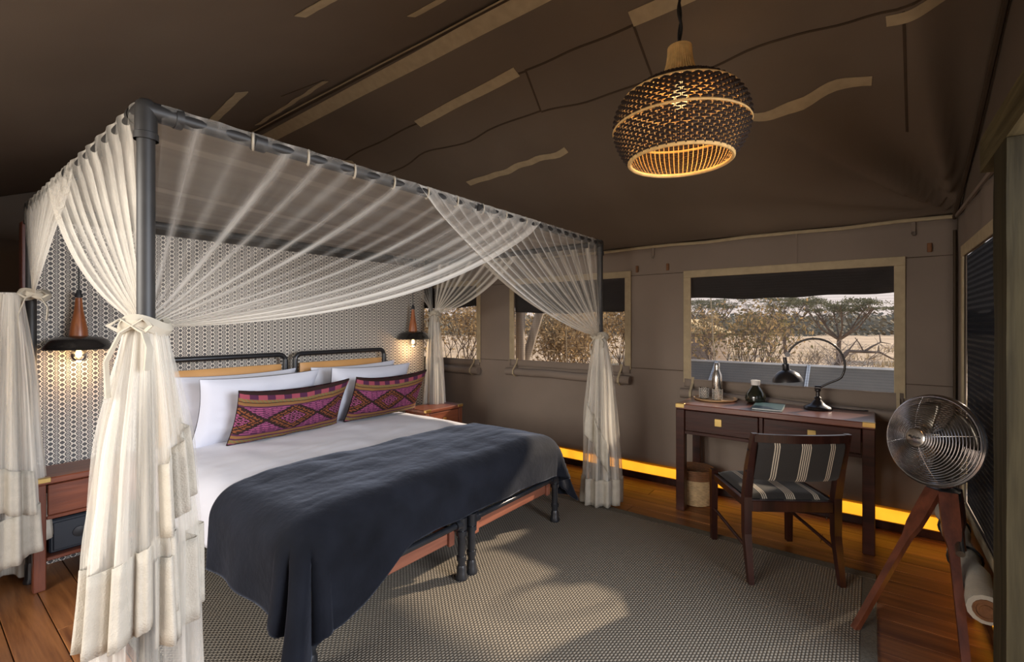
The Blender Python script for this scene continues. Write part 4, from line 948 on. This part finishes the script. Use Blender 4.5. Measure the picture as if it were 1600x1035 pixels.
# items on the desk ------------------------------------------------------
T0 = DH + .0005
tr = tag(MB((3.925, .98, T0)).lathe([(0, 0), (.145, 0), (.155, .004), (.160, .016), (.155, .016), (.148, .007), (0, .006)], (3.925, .98, T0), 40).build('round_tray', 'traywood', smooth=True), 'round pale wooden tray on the left end of the desk', 'tray')
bt = thing('water_bottle', 'tall brushed steel bottle with a narrow neck standing on tray', 'bottle', (3.995, .985, T0 + .007)); O = (3.995, .985, T0 + .007)
MB(O).lathe([(0, 0), (.036, 0), (.038, .006), (.038, .15), (.034, .185), (.022, .215), (.018, .235), (.018, .238), (0, .238)], O, 28).build('body', 'steel', bt, smooth=True)
MB(O).lathe([(0, .2385), (.020, .2385), (.020, .272), (.017, .277), (0, .277)], O, 24).build('cap', 'steel', bt, smooth=True)
def tumbler(x, y, lab):
    O = (x, y, T0 + .007); t = thing('tumbler', lab, 'glass', O, group='ridged glass tumblers on the tray'); n = 36; m = MB(O)
    m.lathe([(0, 0), (.033, 0), (.035, .004), (.035, .084), (.033, .084), (.032, .008), (0, .007)], O, 36); m.build('cup', 'thinglass', t, smooth=True)
    m = MB(O)
    for j in range(7):
        for k in range(18):
            a = 2 * pi * (k + .5 * (j % 2)) / 18; c = Vector((x + .0353 * cos(a), y + .0353 * sin(a), T0 + .007 + .010 + j * .0115)); d = Vector((cos(a), sin(a), 0)); q = Vector((-sin(a), cos(a), 0))
            m.add([c - q * .0045, c + q * .0045, c + Vector((0, 0, .0048)), c - Vector((0, 0, .0048)), c + d * .0025], [(0, 3, 4), (3, 1, 4), (1, 2, 4), (2, 0, 4)])
    m.build('cut_pattern', 'ceramic', t); return t
tumbler(3.905, 1.060, 'left ridged glass tumbler on the round tray'); tumbler(3.885, .955, 'right ridged glass tumbler on the round tray')
vs = thing('vase', 'round black glazed vase with pale neck on the desk', 'vase', (3.955, .70, T0)); O = (3.955, .70, T0)
MB(O).lathe([(0, 0), (.045, 0), (.066, .012), (.072, .035), (.062, .07), (.038, .108), (.026, .125), (.024, .135), (0, .135)], O, 32).build('body', 'vase', vs, smooth=True)
MB(O).lathe([(.0, .1352), (.030, .1352), (.031, .155), (.033, .17), (.029, .172), (.027, .15), (0, .15)], O, 24).build('neck', 'ceramic', vs, smooth=True)
bk = thing('folder', 'teal folder lying flat in the middle of the desk', 'folder', (3.78, .585, T0), R(3))
MB().box(-.145, .145, -.095, .095, .0, .003, .001).box(-.145, .145, -.095, .095, .011, .014, .001).build('cover', 'bookteal', bk); MB().box(-.140, .140, -.090, .088, .003, .011).build('pages', 'paper', bk)
# desk lamp
lx, ly = 3.92, .30; O = (lx, ly, T0)
dl_ = thing('desk_lamp', 'dark bronze desk lamp with curved arm and dome shade', 'desk lamp', O)
MB(O).lathe([(0, 0), (.082, 0), (.085, .008), (.080, .018), (.070, .024), (.048, .034), (.034, .05), (.026, .06), (.018, .07), (.022, .08), (.013, .09), (.011, .12), (.019, .13), (.019, .14), (0, .145)], O, 32).build('base', 'bronze', dl_, smooth=True)
C0 = Vector((lx, ly, T0 + .14)); yc, zc, ra = ly + .02, T0 + .315, .175
arc = [(lx, ly, T0 + .145), (lx, ly - .06, T0 + .185), (lx, ly - .115, T0 + .215)]
for i in range(22):
    a = R(-28) - 0 + (R(160) - R(-28)) * i / 21
    arc.append((lx, yc - ra * cos(a) , zc + ra * 1.02 * sin(a)))
MB(O).tube(arc, .0075, 10).build('arm', 'bronze', dl_, smooth=True)
e_ = Vector(arc[-1])
MB(O).tube([(lx, ly - .018, T0 + .15), (lx, ly + .018, T0 + .15)], .016, 12).tube([(lx - .012, e_.y, e_.z), (lx + .012, e_.y, e_.z)], .018, 12).build('knuckle', 'bronze', dl_, smooth=True)
hx = e_ + Vector((-.0, .018, -.02))
sh = MB(O).lathe([(0, 0), (.013, 0), (.013, -.045), (.022, -.05), (.024, -.085), (.030, -.095), (.052, -.103), (.078, -.125), (.094, -.155), (.099, -.178), (.096, -.178), (.090, -.155), (.074, -.129), (.048, -.108), (.0, -.10)], hx, 36, Matrix.Rotation(R(-6), 4, 'X')).build('shade', 'bronze', dl_, smooth=True)
cd = tag(MB((4.0, .1, T0)).tube([(lx + .084, ly - .03, T0 + .006), (lx + .10, .18, T0 + .004), (lx + .08, .10, T0 + .004), (lx + .1, .04, T0 + .004), (4.035, .02, T0 + .004), (4.075, .02, T0 + .0), (4.078, .03, T0 - .1), (4.078, .03, .4)], .003, 6).build('lamp_cord', 'cable', smooth=True), 'thin black cord trailing from desk lamp over the desk edge', 'cord')

# ------------------------------------------------------------------ basket under the desk
O = (3.82, 1.10, 0)
bs = thing('waste_basket', 'woven pale grass basket with brown rim under the desk', 'basket', O)
def brow(z): return .105 + .035 * min(1, z / .16) - .004 * max(0, z - .2) * 10
m = MB(O)
for j in range(16):
    z = .008 + j * .0125; r_ = brow(z); m.tube([(O[0] + (r_ + .0015 * sin(a * 20 + j * pi)) * cos(a), O[1] + (r_ + .0015 * sin(a * 20 + j * pi)) * sin(a), z) for a in [k * pi / 40 for k in range(80)]], .0066, 5, True)
m.build('woven_side', 'palebasket', bs, smooth=True, kind='stuff')
m = MB(O)
for j in range(6):
    z = .208 + j * .0125; r_ = brow(z); m.tube([(O[0] + r_ * cos(a), O[1] + r_ * sin(a), z) for a in [k * pi / 30 for k in range(60)]], .0068, 5, True)
m.build('woven_rim', 'brownbasket', bs, smooth=True)
MB(O).lathe([(0, .004), (.1, .004), (.1, .012), (0, .012)], O, 24).build('bottom', 'palebasket', bs)

# ------------------------------------------------------------------ chair (local: x across, y = forward)
fwd = Vector((.415, .282)).normalized(); rz = math.atan2(fwd.y, fwd.x) - pi / 2
ch = thing('side_chair', 'dark wood chair with charcoal and cream striped wool seat and back', 'chair', (3.105, .455, RZ), rz)
w2 = .235
def cbox(name, pts, sx, sy, mat='darkwood', parent=ch, n=4): return MB().tube(pts, 1, 4).build(name, mat, parent)
def leg(pts, hw):
    m = MB(); r_ = hw if isinstance(hw, list) else [hw] * len(pts); P = [Vector(p) for p in pts]
    base = 0
    for p, h_ in zip(P, r_):
        for (a, b_) in ((-1, -1), (1, -1), (1, 1), (-1, 1)): m.v.append(p + Vector((a * h_, b_ * h_ * 1.1, 0)))
    for i in range(len(P) - 1):
        for k in range(4): m.f.append((i * 4 + k, i * 4 + (k + 1) % 4, i * 4 + 4 + (k + 1) % 4, i * 4 + 4 + k))
    m.f.append((3, 2, 1, 0)); q = (len(P) - 1) * 4; m.f.append((q, q + 1, q + 2, q + 3)); return m
yr, yf2 = -.19, .29
for s_ in (-1, 1):
    leg([(s_ * w2, yr - .05, 0), (s_ * w2, yr, .25), (s_ * w2, yr, .45), (s_ * w2, yr - .035, .62), (s_ * w2, yr - .095, .815)], [.014, .019, .020, .019, .014]).build('rear_leg', 'darkwood', ch)
    leg([(s_ * (w2 + .0), yf2, 0), (s_ * (w2), yf2, .45)], [.016, .020]).build('front_leg', 'darkwood', ch)
    MB().cyl((s_ * w2, yr - .02, .17), (s_ * w2, yf2, .20), .010, n=10).build('stretcher', 'darkwood', ch, smooth=True)
    MB().box(s_ * w2 - .012, s_ * w2 + .012, yr + .02, yf2 - .02, .385, .43, .004).build('side_rail', 'darkwood', ch)
MB().box(-w2 + .019, w2 - .019, yr - .014, yr + .012, .37, .43, .004).build('rear_rail', 'darkwood', ch)
MB().box(-w2 + .019, w2 - .019, yf2 - .012, yf2 + .012, .385, .43, .004).build('front_rail', 'darkwood', ch)
def seatf(sg):
    def fn(u, v):
        U, V_ = 2 * u - 1, 2 * v - 1; k_ = ((1 - abs(U) ** 6) * (1 - abs(V_) ** 6)) ** .4
        return (U * (w2 - .018), .05 + V_ * .225, .432 + (.022 + .014 * (1 - U * U) * .6) * k_ * (1 if sg > 0 else 0) - (0 if sg > 0 else .012))
    return fn
MB().grid(24, 20, seatf(1)).grid(2, 2, seatf(-1)).build('seat', 'stripes', ch, smooth=True, auto=False)
def backf(sg):
    def fn(u, v):
        U = 2 * u - 1; z = .555 + .215 * v; y = yr - .018 - (z - .5) * .30 - .035 * (1 - U * U) + sg * .012 * (max(0, (1 - abs(2 * v - 1) ** 6))) ** .5
        return (U * (w2 - .016), y, z)
    return fn
MB().grid(24, 12, backf(1)).grid(24, 12, backf(-1)).build('backrest', 'stripes', ch, smooth=True, auto=False)
m = MB()
for i in range(17):
    U = -1 + i / 8; y = yr - .095 - .030 * (1 - U * U); hz = .018
    for a, b_ in ((-.011, -.022), (.011, -.022), (.012, .02), (-.012, .02)): m.v.append(Vector((U * (w2 + .004), y + a, .793 + b_)))
for i in range(16):
    for k in range(4): m.f.append((i * 4 + k, i * 4 + (k + 1) % 4, i * 4 + 4 + (k + 1) % 4, i * 4 + 4 + k))
m.f += [(3, 2, 1, 0), (64, 65, 66, 67)]
m.build('top_rail', 'darkwood', ch)
for s_ in (-1, 1):
    for z in (.60, .72): MB().cyl((s_ * (w2 + .0185), yr - .02 - (z - .5) * .2, z), (s_ * (w2 + .023), yr - .02 - (z - .5) * .2, z), .005, n=8).build('screw_cap', 'blackmatte', ch)

# ------------------------------------------------------------------ tripod fan
FC = Vector((2.885, -.222, .868)); O = (2.9, -.25, 0)
MT['fanwood'] = wood('dark fan leg wood', (0.06, 0.018, 0.010), (0.15, 0.045, 0.022), 0.35, 'z', 1.1, 0.1)
fn_ = thing('tripod_fan', 'chrome wire caged fan on a reddish wooden tripod near end wall', 'fan', O)
nrm = Vector((-.74, .64, .17)).normalized()
Q = nrm.to_track_quat('Z', 'Y').to_matrix()
def FP(r_, a, d): return FC + Q @ Vector((r_ * cos(a), r_ * sin(a), d))
RF = .198
def dome(t): return .085 * (1 - t ** 2.0)
def cage(sg, name):
    m = MB(O)
    for j in range(19):
        t = .17 + .83 * j / 18; m.tube([FP(RF * t, a, sg * (.012 + dome(t))) for a in [k * pi / 24 for k in range(48)]], .0020 if j < 18 else .005, 4 if j < 18 else 8, True)
    for k in range(8):
        a = 2 * pi * k / 8 + .3
        if sg > 0 and k % 2: continue
        m.tube([FP(RF * t, a, sg * (.011 + dome(t))) for t in [.15 + .85 * i / 8 for i in range(9)]], .0016, 4)
    return m.build(name, 'chrome', fn_, smooth=True)
cage(1, 'front_guard'); cage(-1, 'rear_guard')
MB(O).tube([FP(RF + .002, a, 0) for a in [k * pi / 32 for k in range(64)]], .010, 8, True).build('guard_rim', 'chrome', fn_, smooth=True)
hub = MB(O); hub.lathe([(0, .106), (.036, .105), (.041, .102), (.043, .094), (0, .09)], FC, 28, Q.to_4x4()).build('badge', 'steel', fn_, smooth=True)
m = MB(O); random.seed(8)
pts = []
for i in range(26): pts.append(FC + Q @ Vector((-.026 + .0021 * i, .005 * sin(i * 1.9) + .002 * sin(i * .7), .1065)))
# badge script mark
rot = Matrix.Rotation(R(0), 3, 'Z')
m.tube(pts, .0022, 5).build('badge_script', 'black', fn_)
for k in range(4):
    a0 = 2 * pi * k / 4 + .5
    def bf(u, v, a0=a0):
        r_ = .03 + .145 * u; wv = .30 + .55 * sin(pi * min(1, u * 1.0) * .6); a = a0 + (v - .5) * 2 * wv * .62; return FP(r_, a, .022 * (v - .5) * (1 + .4 * u))
    o = MB(O).grid(10, 8, bf, False).build('blade', 'blade', fn_, smooth=True, auto=False); solid(o, .002)
MB(O).lathe([(0, .02), (.03, .02), (.034, -.02), (.03, -.02), (0, -.02)], FC, 20, Q.to_4x4()).build('rotor_hub', 'steel', fn_, smooth=True)
MB(O).lathe([(0, -.055), (.05, -.056), (.062, -.075), (.062, -.15), (.045, -.18), (0, -.185)], FC, 24, Q.to_4x4()).build('motor_housing', 'bronze', fn_, smooth=True)
ax_ = Vector((2.96, -.27, .62))
MB(O).cyl(ax_, ax_ + Vector((0, 0, .09)), .022, n=14).tube([ax_ + Vector((0, 0, .08)), FC - nrm * .12 + Vector((0, 0, -.06)), FC - nrm * .12], .013, 8).build('neck_bracket', 'bronze', fn_, smooth=True)
MB(O).lathe([(0, 0), (.05, 0), (.055, .01), (.055, .05), (.03, .06), (0, .06)], ax_ - Vector((0, 0, .04)), 20).build('tripod_head', 'bronze', fn_, smooth=True)
def tleg(foot, k):
    top = ax_ + (Vector((foot[0], foot[1], 0)) - Vector((ax_.x, ax_.y, 0))).normalized() * .055 + Vector((0, 0, .01)); F = Vector(foot)
    d = (F - top).normalized(); out = Vector((foot[0] - ax_.x, foot[1] - ax_.y, 0)).normalized(); sd = Vector((-out.y, out.x, 0)); up = d.cross(sd)
    m = MB(O); L_ = 12
    for i in range(L_ + 1):
        t = i / L_; c = top.lerp(F, t); wd = .034 - .016 * sm(.22, .36, t) - .004 * t; hh = .011
        for a, b_ in ((-1, -1), (1, -1), (1, 1), (-1, 1)): m.v.append(c + sd * a * wd + up * b_ * hh)
    for i in range(L_):
        for q in range(4): m.f.append((i * 4 + q, i * 4 + (q + 1) % 4, i * 4 + 4 + (q + 1) % 4, i * 4 + 4 + q))
    m.f += [(3, 2, 1, 0), tuple(L_ * 4 + q for q in range(4))]
    l_ = m.build('tripod_leg', 'fanwood', fn_); MB(O).cyl(top - sd * .034, top + sd * .034, .008, n=10).build('bolt', 'blackmatte', l_)
tleg((2.655, .065, .0), 0); tleg((2.565, -.30, .0), 1); tleg((3.12, -.375, .0), 2)
tag(MB((3, -.3, 0)).tube([(3.05, -.22, .62), (3.25, -.30, .50), (3.35, -.33, .42), (3.5, -.35, .40)], .004, 6).build('fan_cord', 'cable', smooth=True), 'black cord running from the fan to the rolled canvas', 'cord')

# ------------------------------------------------------------------ outside
GZ = -.55
def gfn(u, v):
    x = 4.2 + 150 * u ** 2.2; y = -70 + 170 * v; return (x, y, GZ + .12 * nz(x * .15, y * .15) * sm(5, 12, x))
gr = MB().grid(60, 90, gfn, False).build('ground', 'sand', smooth=True, auto=False); tag(gr, 'dry sandy savanna ground outside the windows', 'ground', kind='structure')
gb = MB().box(-60, 4.3, -70, 100, GZ - .1, GZ + .0).build('ground', 'sand'); tag(gb, 'dry sandy ground under and behind the tent', 'ground', kind='structure')
def ray_pt(px, py, dist):
    f, y0 = 736.055, 506.6; r = (px - 800) / f; u = (y0 - py) / f; s_, c_ = sin(YAW), cos(YAW)
    return Vector((s_ * r + c_, -c_ * r + s_, u)) * dist + Vector((0, 0, 1.4))
def branches(m, p, d, L_, r, depth, rnd, tips, spread=.7, up=.15, flat=0.0):
    n = 4; pts = [p]; rr = [r]
    for i in range(n):
        d = (d + Vector((rnd.uniform(-.2, .2), rnd.uniform(-.2, .2), rnd.uniform(-.1, .15) + up * .2))).normalized()
        p = p + d * L_ / n; pts.append(p); rr.append(r * (1 - .42 * (i + 1) / n))
        if depth <= 1: tips.append(p.copy())
    m.tube(pts, rr, 5, cap=False)
    if depth == 0: return
    for k in range(rnd.choice((2, 3, 3))):
        q = Vector((rnd.uniform(-1, 1), rnd.uniform(-1, 1), rnd.uniform(-.2, .7) * (1 - flat))); nd = (d * (1 - spread) + q * spread); nd.z *= (1 - .5 * flat); nd.normalize()
        branches(m, p.copy(), nd, L_ * rnd.uniform(.6, .85), rr[-1], depth - 1, rnd, tips, spread, up, flat)
def leaves(m, tips, n, s_, rad, rnd, flat=1.0):
    for _ in range(n):
        t = rnd.choice(tips); c = t + Vector((rnd.gauss(0, rad), rnd.gauss(0, rad), rnd.gauss(0, rad * flat)))
        a = Vector((rnd.uniform(-1, 1), rnd.uniform(-1, 1), rnd.uniform(-1, 1))).normalized(); b_ = a.orthogonal().normalized(); q = s_ * rnd.uniform(.6, 1.3)
        m.add([c - a * q, c + b_ * q * .5, c + a * q, c - b_ * q * .5], [(0, 1, 2, 3)])
def plant(name, label, cat, base, h, depth, nl, ls, rad, leafm, barkm, seed, stems=1, spread=.7, flat=0.0, trunk=.10, lean=(0, 0), group=None, lflat=1.0, L0=.38):
    rnd = random.Random(seed); t = thing(name, label, cat, tuple(base), group=group); m = MB(base); tips = []
    for k in range(stems):
        d = Vector((lean[0] + rnd.uniform(-.35, .35) * (stems > 1), lean[1] + rnd.uniform(-.35, .35) * (stems > 1), 1)).normalized()
        branches(m, Vector(base) + Vector((rnd.uniform(-.1, .1), rnd.uniform(-.1, .1), 0)) * (stems > 1), d, h * L0, trunk / (stems ** .5), depth, rnd, tips, spread, .3, flat)
    m.build('trunk', barkm, t, smooth=True)
    if nl:
        m = MB(base); leaves(m, tips, nl, ls, rad, rnd, lflat); m.build('foliage', leafm, t, kind='stuff')
    return t
def gpt(px, d):
    p = ray_pt(px, 506, d); p.z = GZ; return p
# acacias
GA = 'flat topped acacia trees on the plain'
def acacia(label, px, d, h, wd, seed):
    rnd = random.Random(seed); base = gpt(px, d); t = thing('acacia_tree', label, 'tree', tuple(base), group=GA); m = MB(base); tips = []
    fk = base + Vector((rnd.uniform(-.15, .15), rnd.uniform(-.15, .15), h * .38)); m.tube([base, (base + fk) / 2 + Vector((.06, .05, 0)), fk], [.13, .10, .09], 7)
    for k in range(8):
        a = 2 * pi * k / 8 + rnd.uniform(-.3, .3); rr = wd / 2 * rnd.uniform(.45, .85); e_ = base + Vector((rr * cos(a), rr * sin(a), h * rnd.uniform(.72, .88)))
        mid = fk.lerp(e_, .5) + Vector((0, 0, -.06 * h)) + Vector((rnd.uniform(-.1, .1), rnd.uniform(-.1, .1), 0)); m.tube([fk, mid, e_], [.06, .04, .022], 5, cap=False)
        for j in range(7):
            b2 = rnd.uniform(0, 2 * pi); st = mid.lerp(e_, rnd.random()); f2 = st + Vector((cos(b2), sin(b2), 0)) * wd * rnd.uniform(.06, .2); f2.z = base.z + h * rnd.uniform(.80, .97); m.tube([st, st.lerp(f2, .5) + Vector((0, 0, -.04)), f2], [.018, .013, .007], 4, cap=False); tips.append(f2)
    m.build('trunk', 'bark', t, smooth=True)
    m = MB(base)
    for p_ in tips:
        leaves(m, [p_], 90, .045, .17, rnd, .28)
    m.build('foliage', 'leafgrey', t, kind='stuff'); return t
for args in (('flat topped acacia seen above the desk lamp shade', 1228, 30, 3.75, 4.2, 5), ('broad flat topped acacia at right of the wide window', 1312, 22, 3.2, 3.9, 11), ('flat topped acacia at left of the wide window', 1108, 30, 3.6, 4.4, 3), ('flat topped acacia cut off by the right window edge', 1440, 26, 3.3, 3.4, 4)):
    acacia(*args)
# branching dead trees
def limb(m, pts, r0, r1=.006, n=6):
    k = len(pts); m.tube(pts, [r0 + (r1 - r0) * i / (k - 1) for i in range(k)], n, cap=False)
def dead(label, px, d, h, seed, stems, spread, mat, r_):
    return plant('dead_tree', label, 'tree', gpt(px, d), h, 4, 0, 0, 0, 'leafdry', mat, seed, stems, spread, .2, r_)
dead('bare twisted pale branches at right of the wide window', 1305, 9, 1.75, 21, 3, .8, 'paletrunk', .07)
dead('dark bare twigs behind the curved arm of the desk lamp', 1262, 8, 1.55, 23, 5, .55, 'bark', .035)
t = thing('dead_tree', 'long bare fallen limb crossing the sand at right of wide window', 'tree', tuple(gpt(1300, 8.5))); m = MB(tuple(gpt(1300, 8.5)))
Q_ = lambda x, y, dd=8.5: ray_pt(x, y, dd)
limb(m, [Q_(1290, 640), Q_(1300, 580), Q_(1325, 549), Q_(1350, 550), Q_(1375, 551), Q_(1392, 560), Q_(1410, 566)], .05)
limb(m, [Q_(1350, 550), Q_(1362, 542), Q_(1376, 535), Q_(1392, 538)], .022); limb(m, [Q_(1376, 535), Q_(1374, 522)], .012); limb(m, [Q_(1372, 550), Q_(1373, 540)], .014); limb(m, [Q_(1325, 549), Q_(1340, 530)], .014); limb(m, [Q_(1350, 550), Q_(1342, 536), Q_(1336, 528)], .012)
m.build('trunk', 'bark', t, smooth=True)
# near bushes
plant('leafy_shrub', 'tall olive and rust leaved shrub in middle of the wide window', 'shrub', gpt(1178, 7), 2.0, 4, 1500, .034, .11, 'leafmix', 'bark', 31, 6, .36, 0, .05)
plant('leafy_shrub', 'rust leaved shrub behind the steel bottle outside wide window', 'shrub', gpt(1138, 9.5), 2.1, 4, 800, .035, .12, 'leafmix', 'bark', 33, 4, .34, 0, .05)
for i, (px, d, h, lab) in enumerate(((700, 8.5, 2.2, 'dry leaved bush outside the window by the bed head'), (742, 10, 2.3, 'dry leaved bush at right edge of the bed head window'), (872, 9, 1.7, 'pale dry bush outside the middle window behind the poles'), (915, 9.5, 2.2, 'dry bush outside the middle window behind the net swag'), (968, 7, 2.15, 'dense tan leaved bush at right edge of the middle window'))):
    plant('dry_bush', lab, 'bush', gpt(px, d), h, 4, 3300, .034, .17, 'leafdry', 'bark', 40 + i, 6, .42, 0, .05, group='dry bushes outside the tent wall')
# poles outside the middle window
p = ray_pt(813, 506, 5.4); tag(MB((p.x, p.y, GZ)).cyl((p.x, p.y, GZ), (p.x, p.y, 2.4), .055, n=12).build('timber_pole', 'greywood', smooth=True), 'upright gum pole at left of the middle window', 'pole')
p = ray_pt(822, 560, 5.5); q = ray_pt(858, 440, 5.5); dv_ = (q - p).normalized(); a_ = p - dv_ * .9; a_.z = max(a_.z, GZ + .0)
tag(MB(tuple(a_)).cyl(a_, q + dv_ * .6, .05, n=12).build('timber_pole', 'greywood', smooth=True), 'slanting gum pole at left of the middle window', 'pole')
# guy ropes
for (pa, pb, dd, lab) in (((1107, 400), (1119, 620), 5.6, 'thin tan guy rope at left of the wide window'), ((884, 430), (886, 640), 5.6, 'thin guy rope hanging outside the middle window')):
    a_, b_ = ray_pt(*pa, dd), ray_pt(*pb, dd); b_ = a_ + (b_ - a_) * ((a_.z - GZ + .005) / (a_.z - b_.z))
    tag(MB(tuple(b_)).tube([a_, b_], .007, 6).build('guy_rope', 'tape', smooth=True), lab, 'rope')
# low panels with pale metal frames on the ground outside
MT['panel'] = simple('dark grey glass panel', (0.11, 0.088, 0.062), 0.7, var=0.3, scale=2)
MT['panelframe'] = simple('pale aluminium frame', (0.45, 0.44, 0.42), 0.5, 0.0)
sx0, sz1, sz0 = 5.35, .62, .05
for i, lab in enumerate(('grey tilted panel outside the right end of wide window', 'grey tilted panel outside middle of the wide window behind the shrub', 'grey tilted panel outside the left end of wide window')):
    y0_ = -.27 + i * .80 if i == 0 else .53 + (i - 1) * .92; y1_ = y0_ + (.79 if i == 0 else .91); 
    O = (sx0, (y0_ + y1_) / 2, GZ); t = thing('tilted_panel', lab, 'panel', O, group='low grey framed panels outside')
    def P3(x, y): k_ = (x - sx0); return (x, y, .905 - .0 - k_ * 0 - (sx0 + .55 - x) * .0)
    # sloping surface rising away from the tent
    A = lambda s_, y, o_=0: (sx0 + s_ * .5 , y, .62 + s_ * .34 + o_)
    MB(O).add([A(0, y0_), A(1, y0_), A(1, y1_), A(0, y1_), A(0, y0_, -.03), A(1, y0_, -.03), A(1, y1_, -.03), A(0, y1_, -.03)], [(0, 1, 2, 3), (7, 6, 5, 4), (0, 4, 5, 1), (1, 5, 6, 2), (2, 6, 7, 3), (3, 7, 4, 0)]).build('glass_face', 'panel', t)
    m = MB(O)
    for (s0, ya, s1, yb) in ((0, y0_, 0, y1_), (1, y0_, 1, y1_), (0, y0_, 1, y0_), (0, y1_, 1, y1_)): m.tube([A(s0, ya, .004), A(s1, yb, .004)], .014, 4)
    m.build('frame', 'panelframe', t)
    for y in (y0_ + .1, y1_ - .1): MB(O).cyl((sx0 + .25, y, GZ), (sx0 + .25, y, .76), .02, n=8).build('support_leg', 'hook', t)
# small far tent
O = tuple(gpt(1080, 24)); ft = thing('safari_tent', 'small distant tent roof at left of the wide window', 'tent', O)
x, y, _ = O; hw = 1.7
MB(O).box(x - hw, x + hw, y - 1.3, y + 1.3, GZ, 1.0).build('walls', 'canvas', ft)
MB(O).add([(x - hw - .2, y - 1.6, .95), (x + hw + .2, y - 1.6, .95), (x + hw + .2, y + 1.6, .95), (x - hw - .2, y + 1.6, .95), (x - hw, y, 1.65), (x + hw, y, 1.65)], [(0, 1, 5, 4), (2, 3, 4, 5), (1, 2, 5), (3, 0, 4), (0, 3, 2, 1)]).build('roof', 'straw', ft)
# far scrub belts
rnd = random.Random(5); m = MB()
for i in range(16000):
    px = rnd.uniform(560, 1600); d = rnd.choice((85, 110, 140)) * rnd.uniform(.9, 1.15); p = ray_pt(px, 506, d); p.z = GZ + rnd.random() ** 1.5 * (2.2 + .014 * d) * (1 + .6 * nz(px * .02, d * .1)); a = Vector((rnd.uniform(-1, 1), rnd.uniform(-1, 1), rnd.uniform(-.4, .4))).normalized(); b_ = a.orthogonal().normalized(); q = .005 * d * rnd.uniform(.6, 1.3)
    m.add([p - a * q, p + b_ * q, p + a * q, p - b_ * q], [(0, 1, 2, 3)])
tag(m.build('far_scrub', 'haze'), 'belt of far grey green scrub along the horizon', 'scrub', kind='stuff')
m = MB(); rnd = random.Random(6)
for i in range(14000):
    px = rnd.uniform(600, 1600); d = 5.5 + 34 * rnd.random() ** 1.3; p = ray_pt(px, 506, d); p.z = GZ
    if nz(p.x * .35, p.y * .35) < .02: continue
    h = rnd.uniform(.12, .5); l = Vector((rnd.uniform(-.15, .15), rnd.uniform(-.15, .15), h)); q = Vector((rnd.uniform(-1, 1), rnd.uniform(-1, 1), 0)).normalized() * .02; m.add([p - q, p + q, p + l], [(0, 1, 2)])
tag(m.build('dry_grass', 'straw'), 'tufts of dry straw grass on the sandy plain', 'grass', kind='stuff')
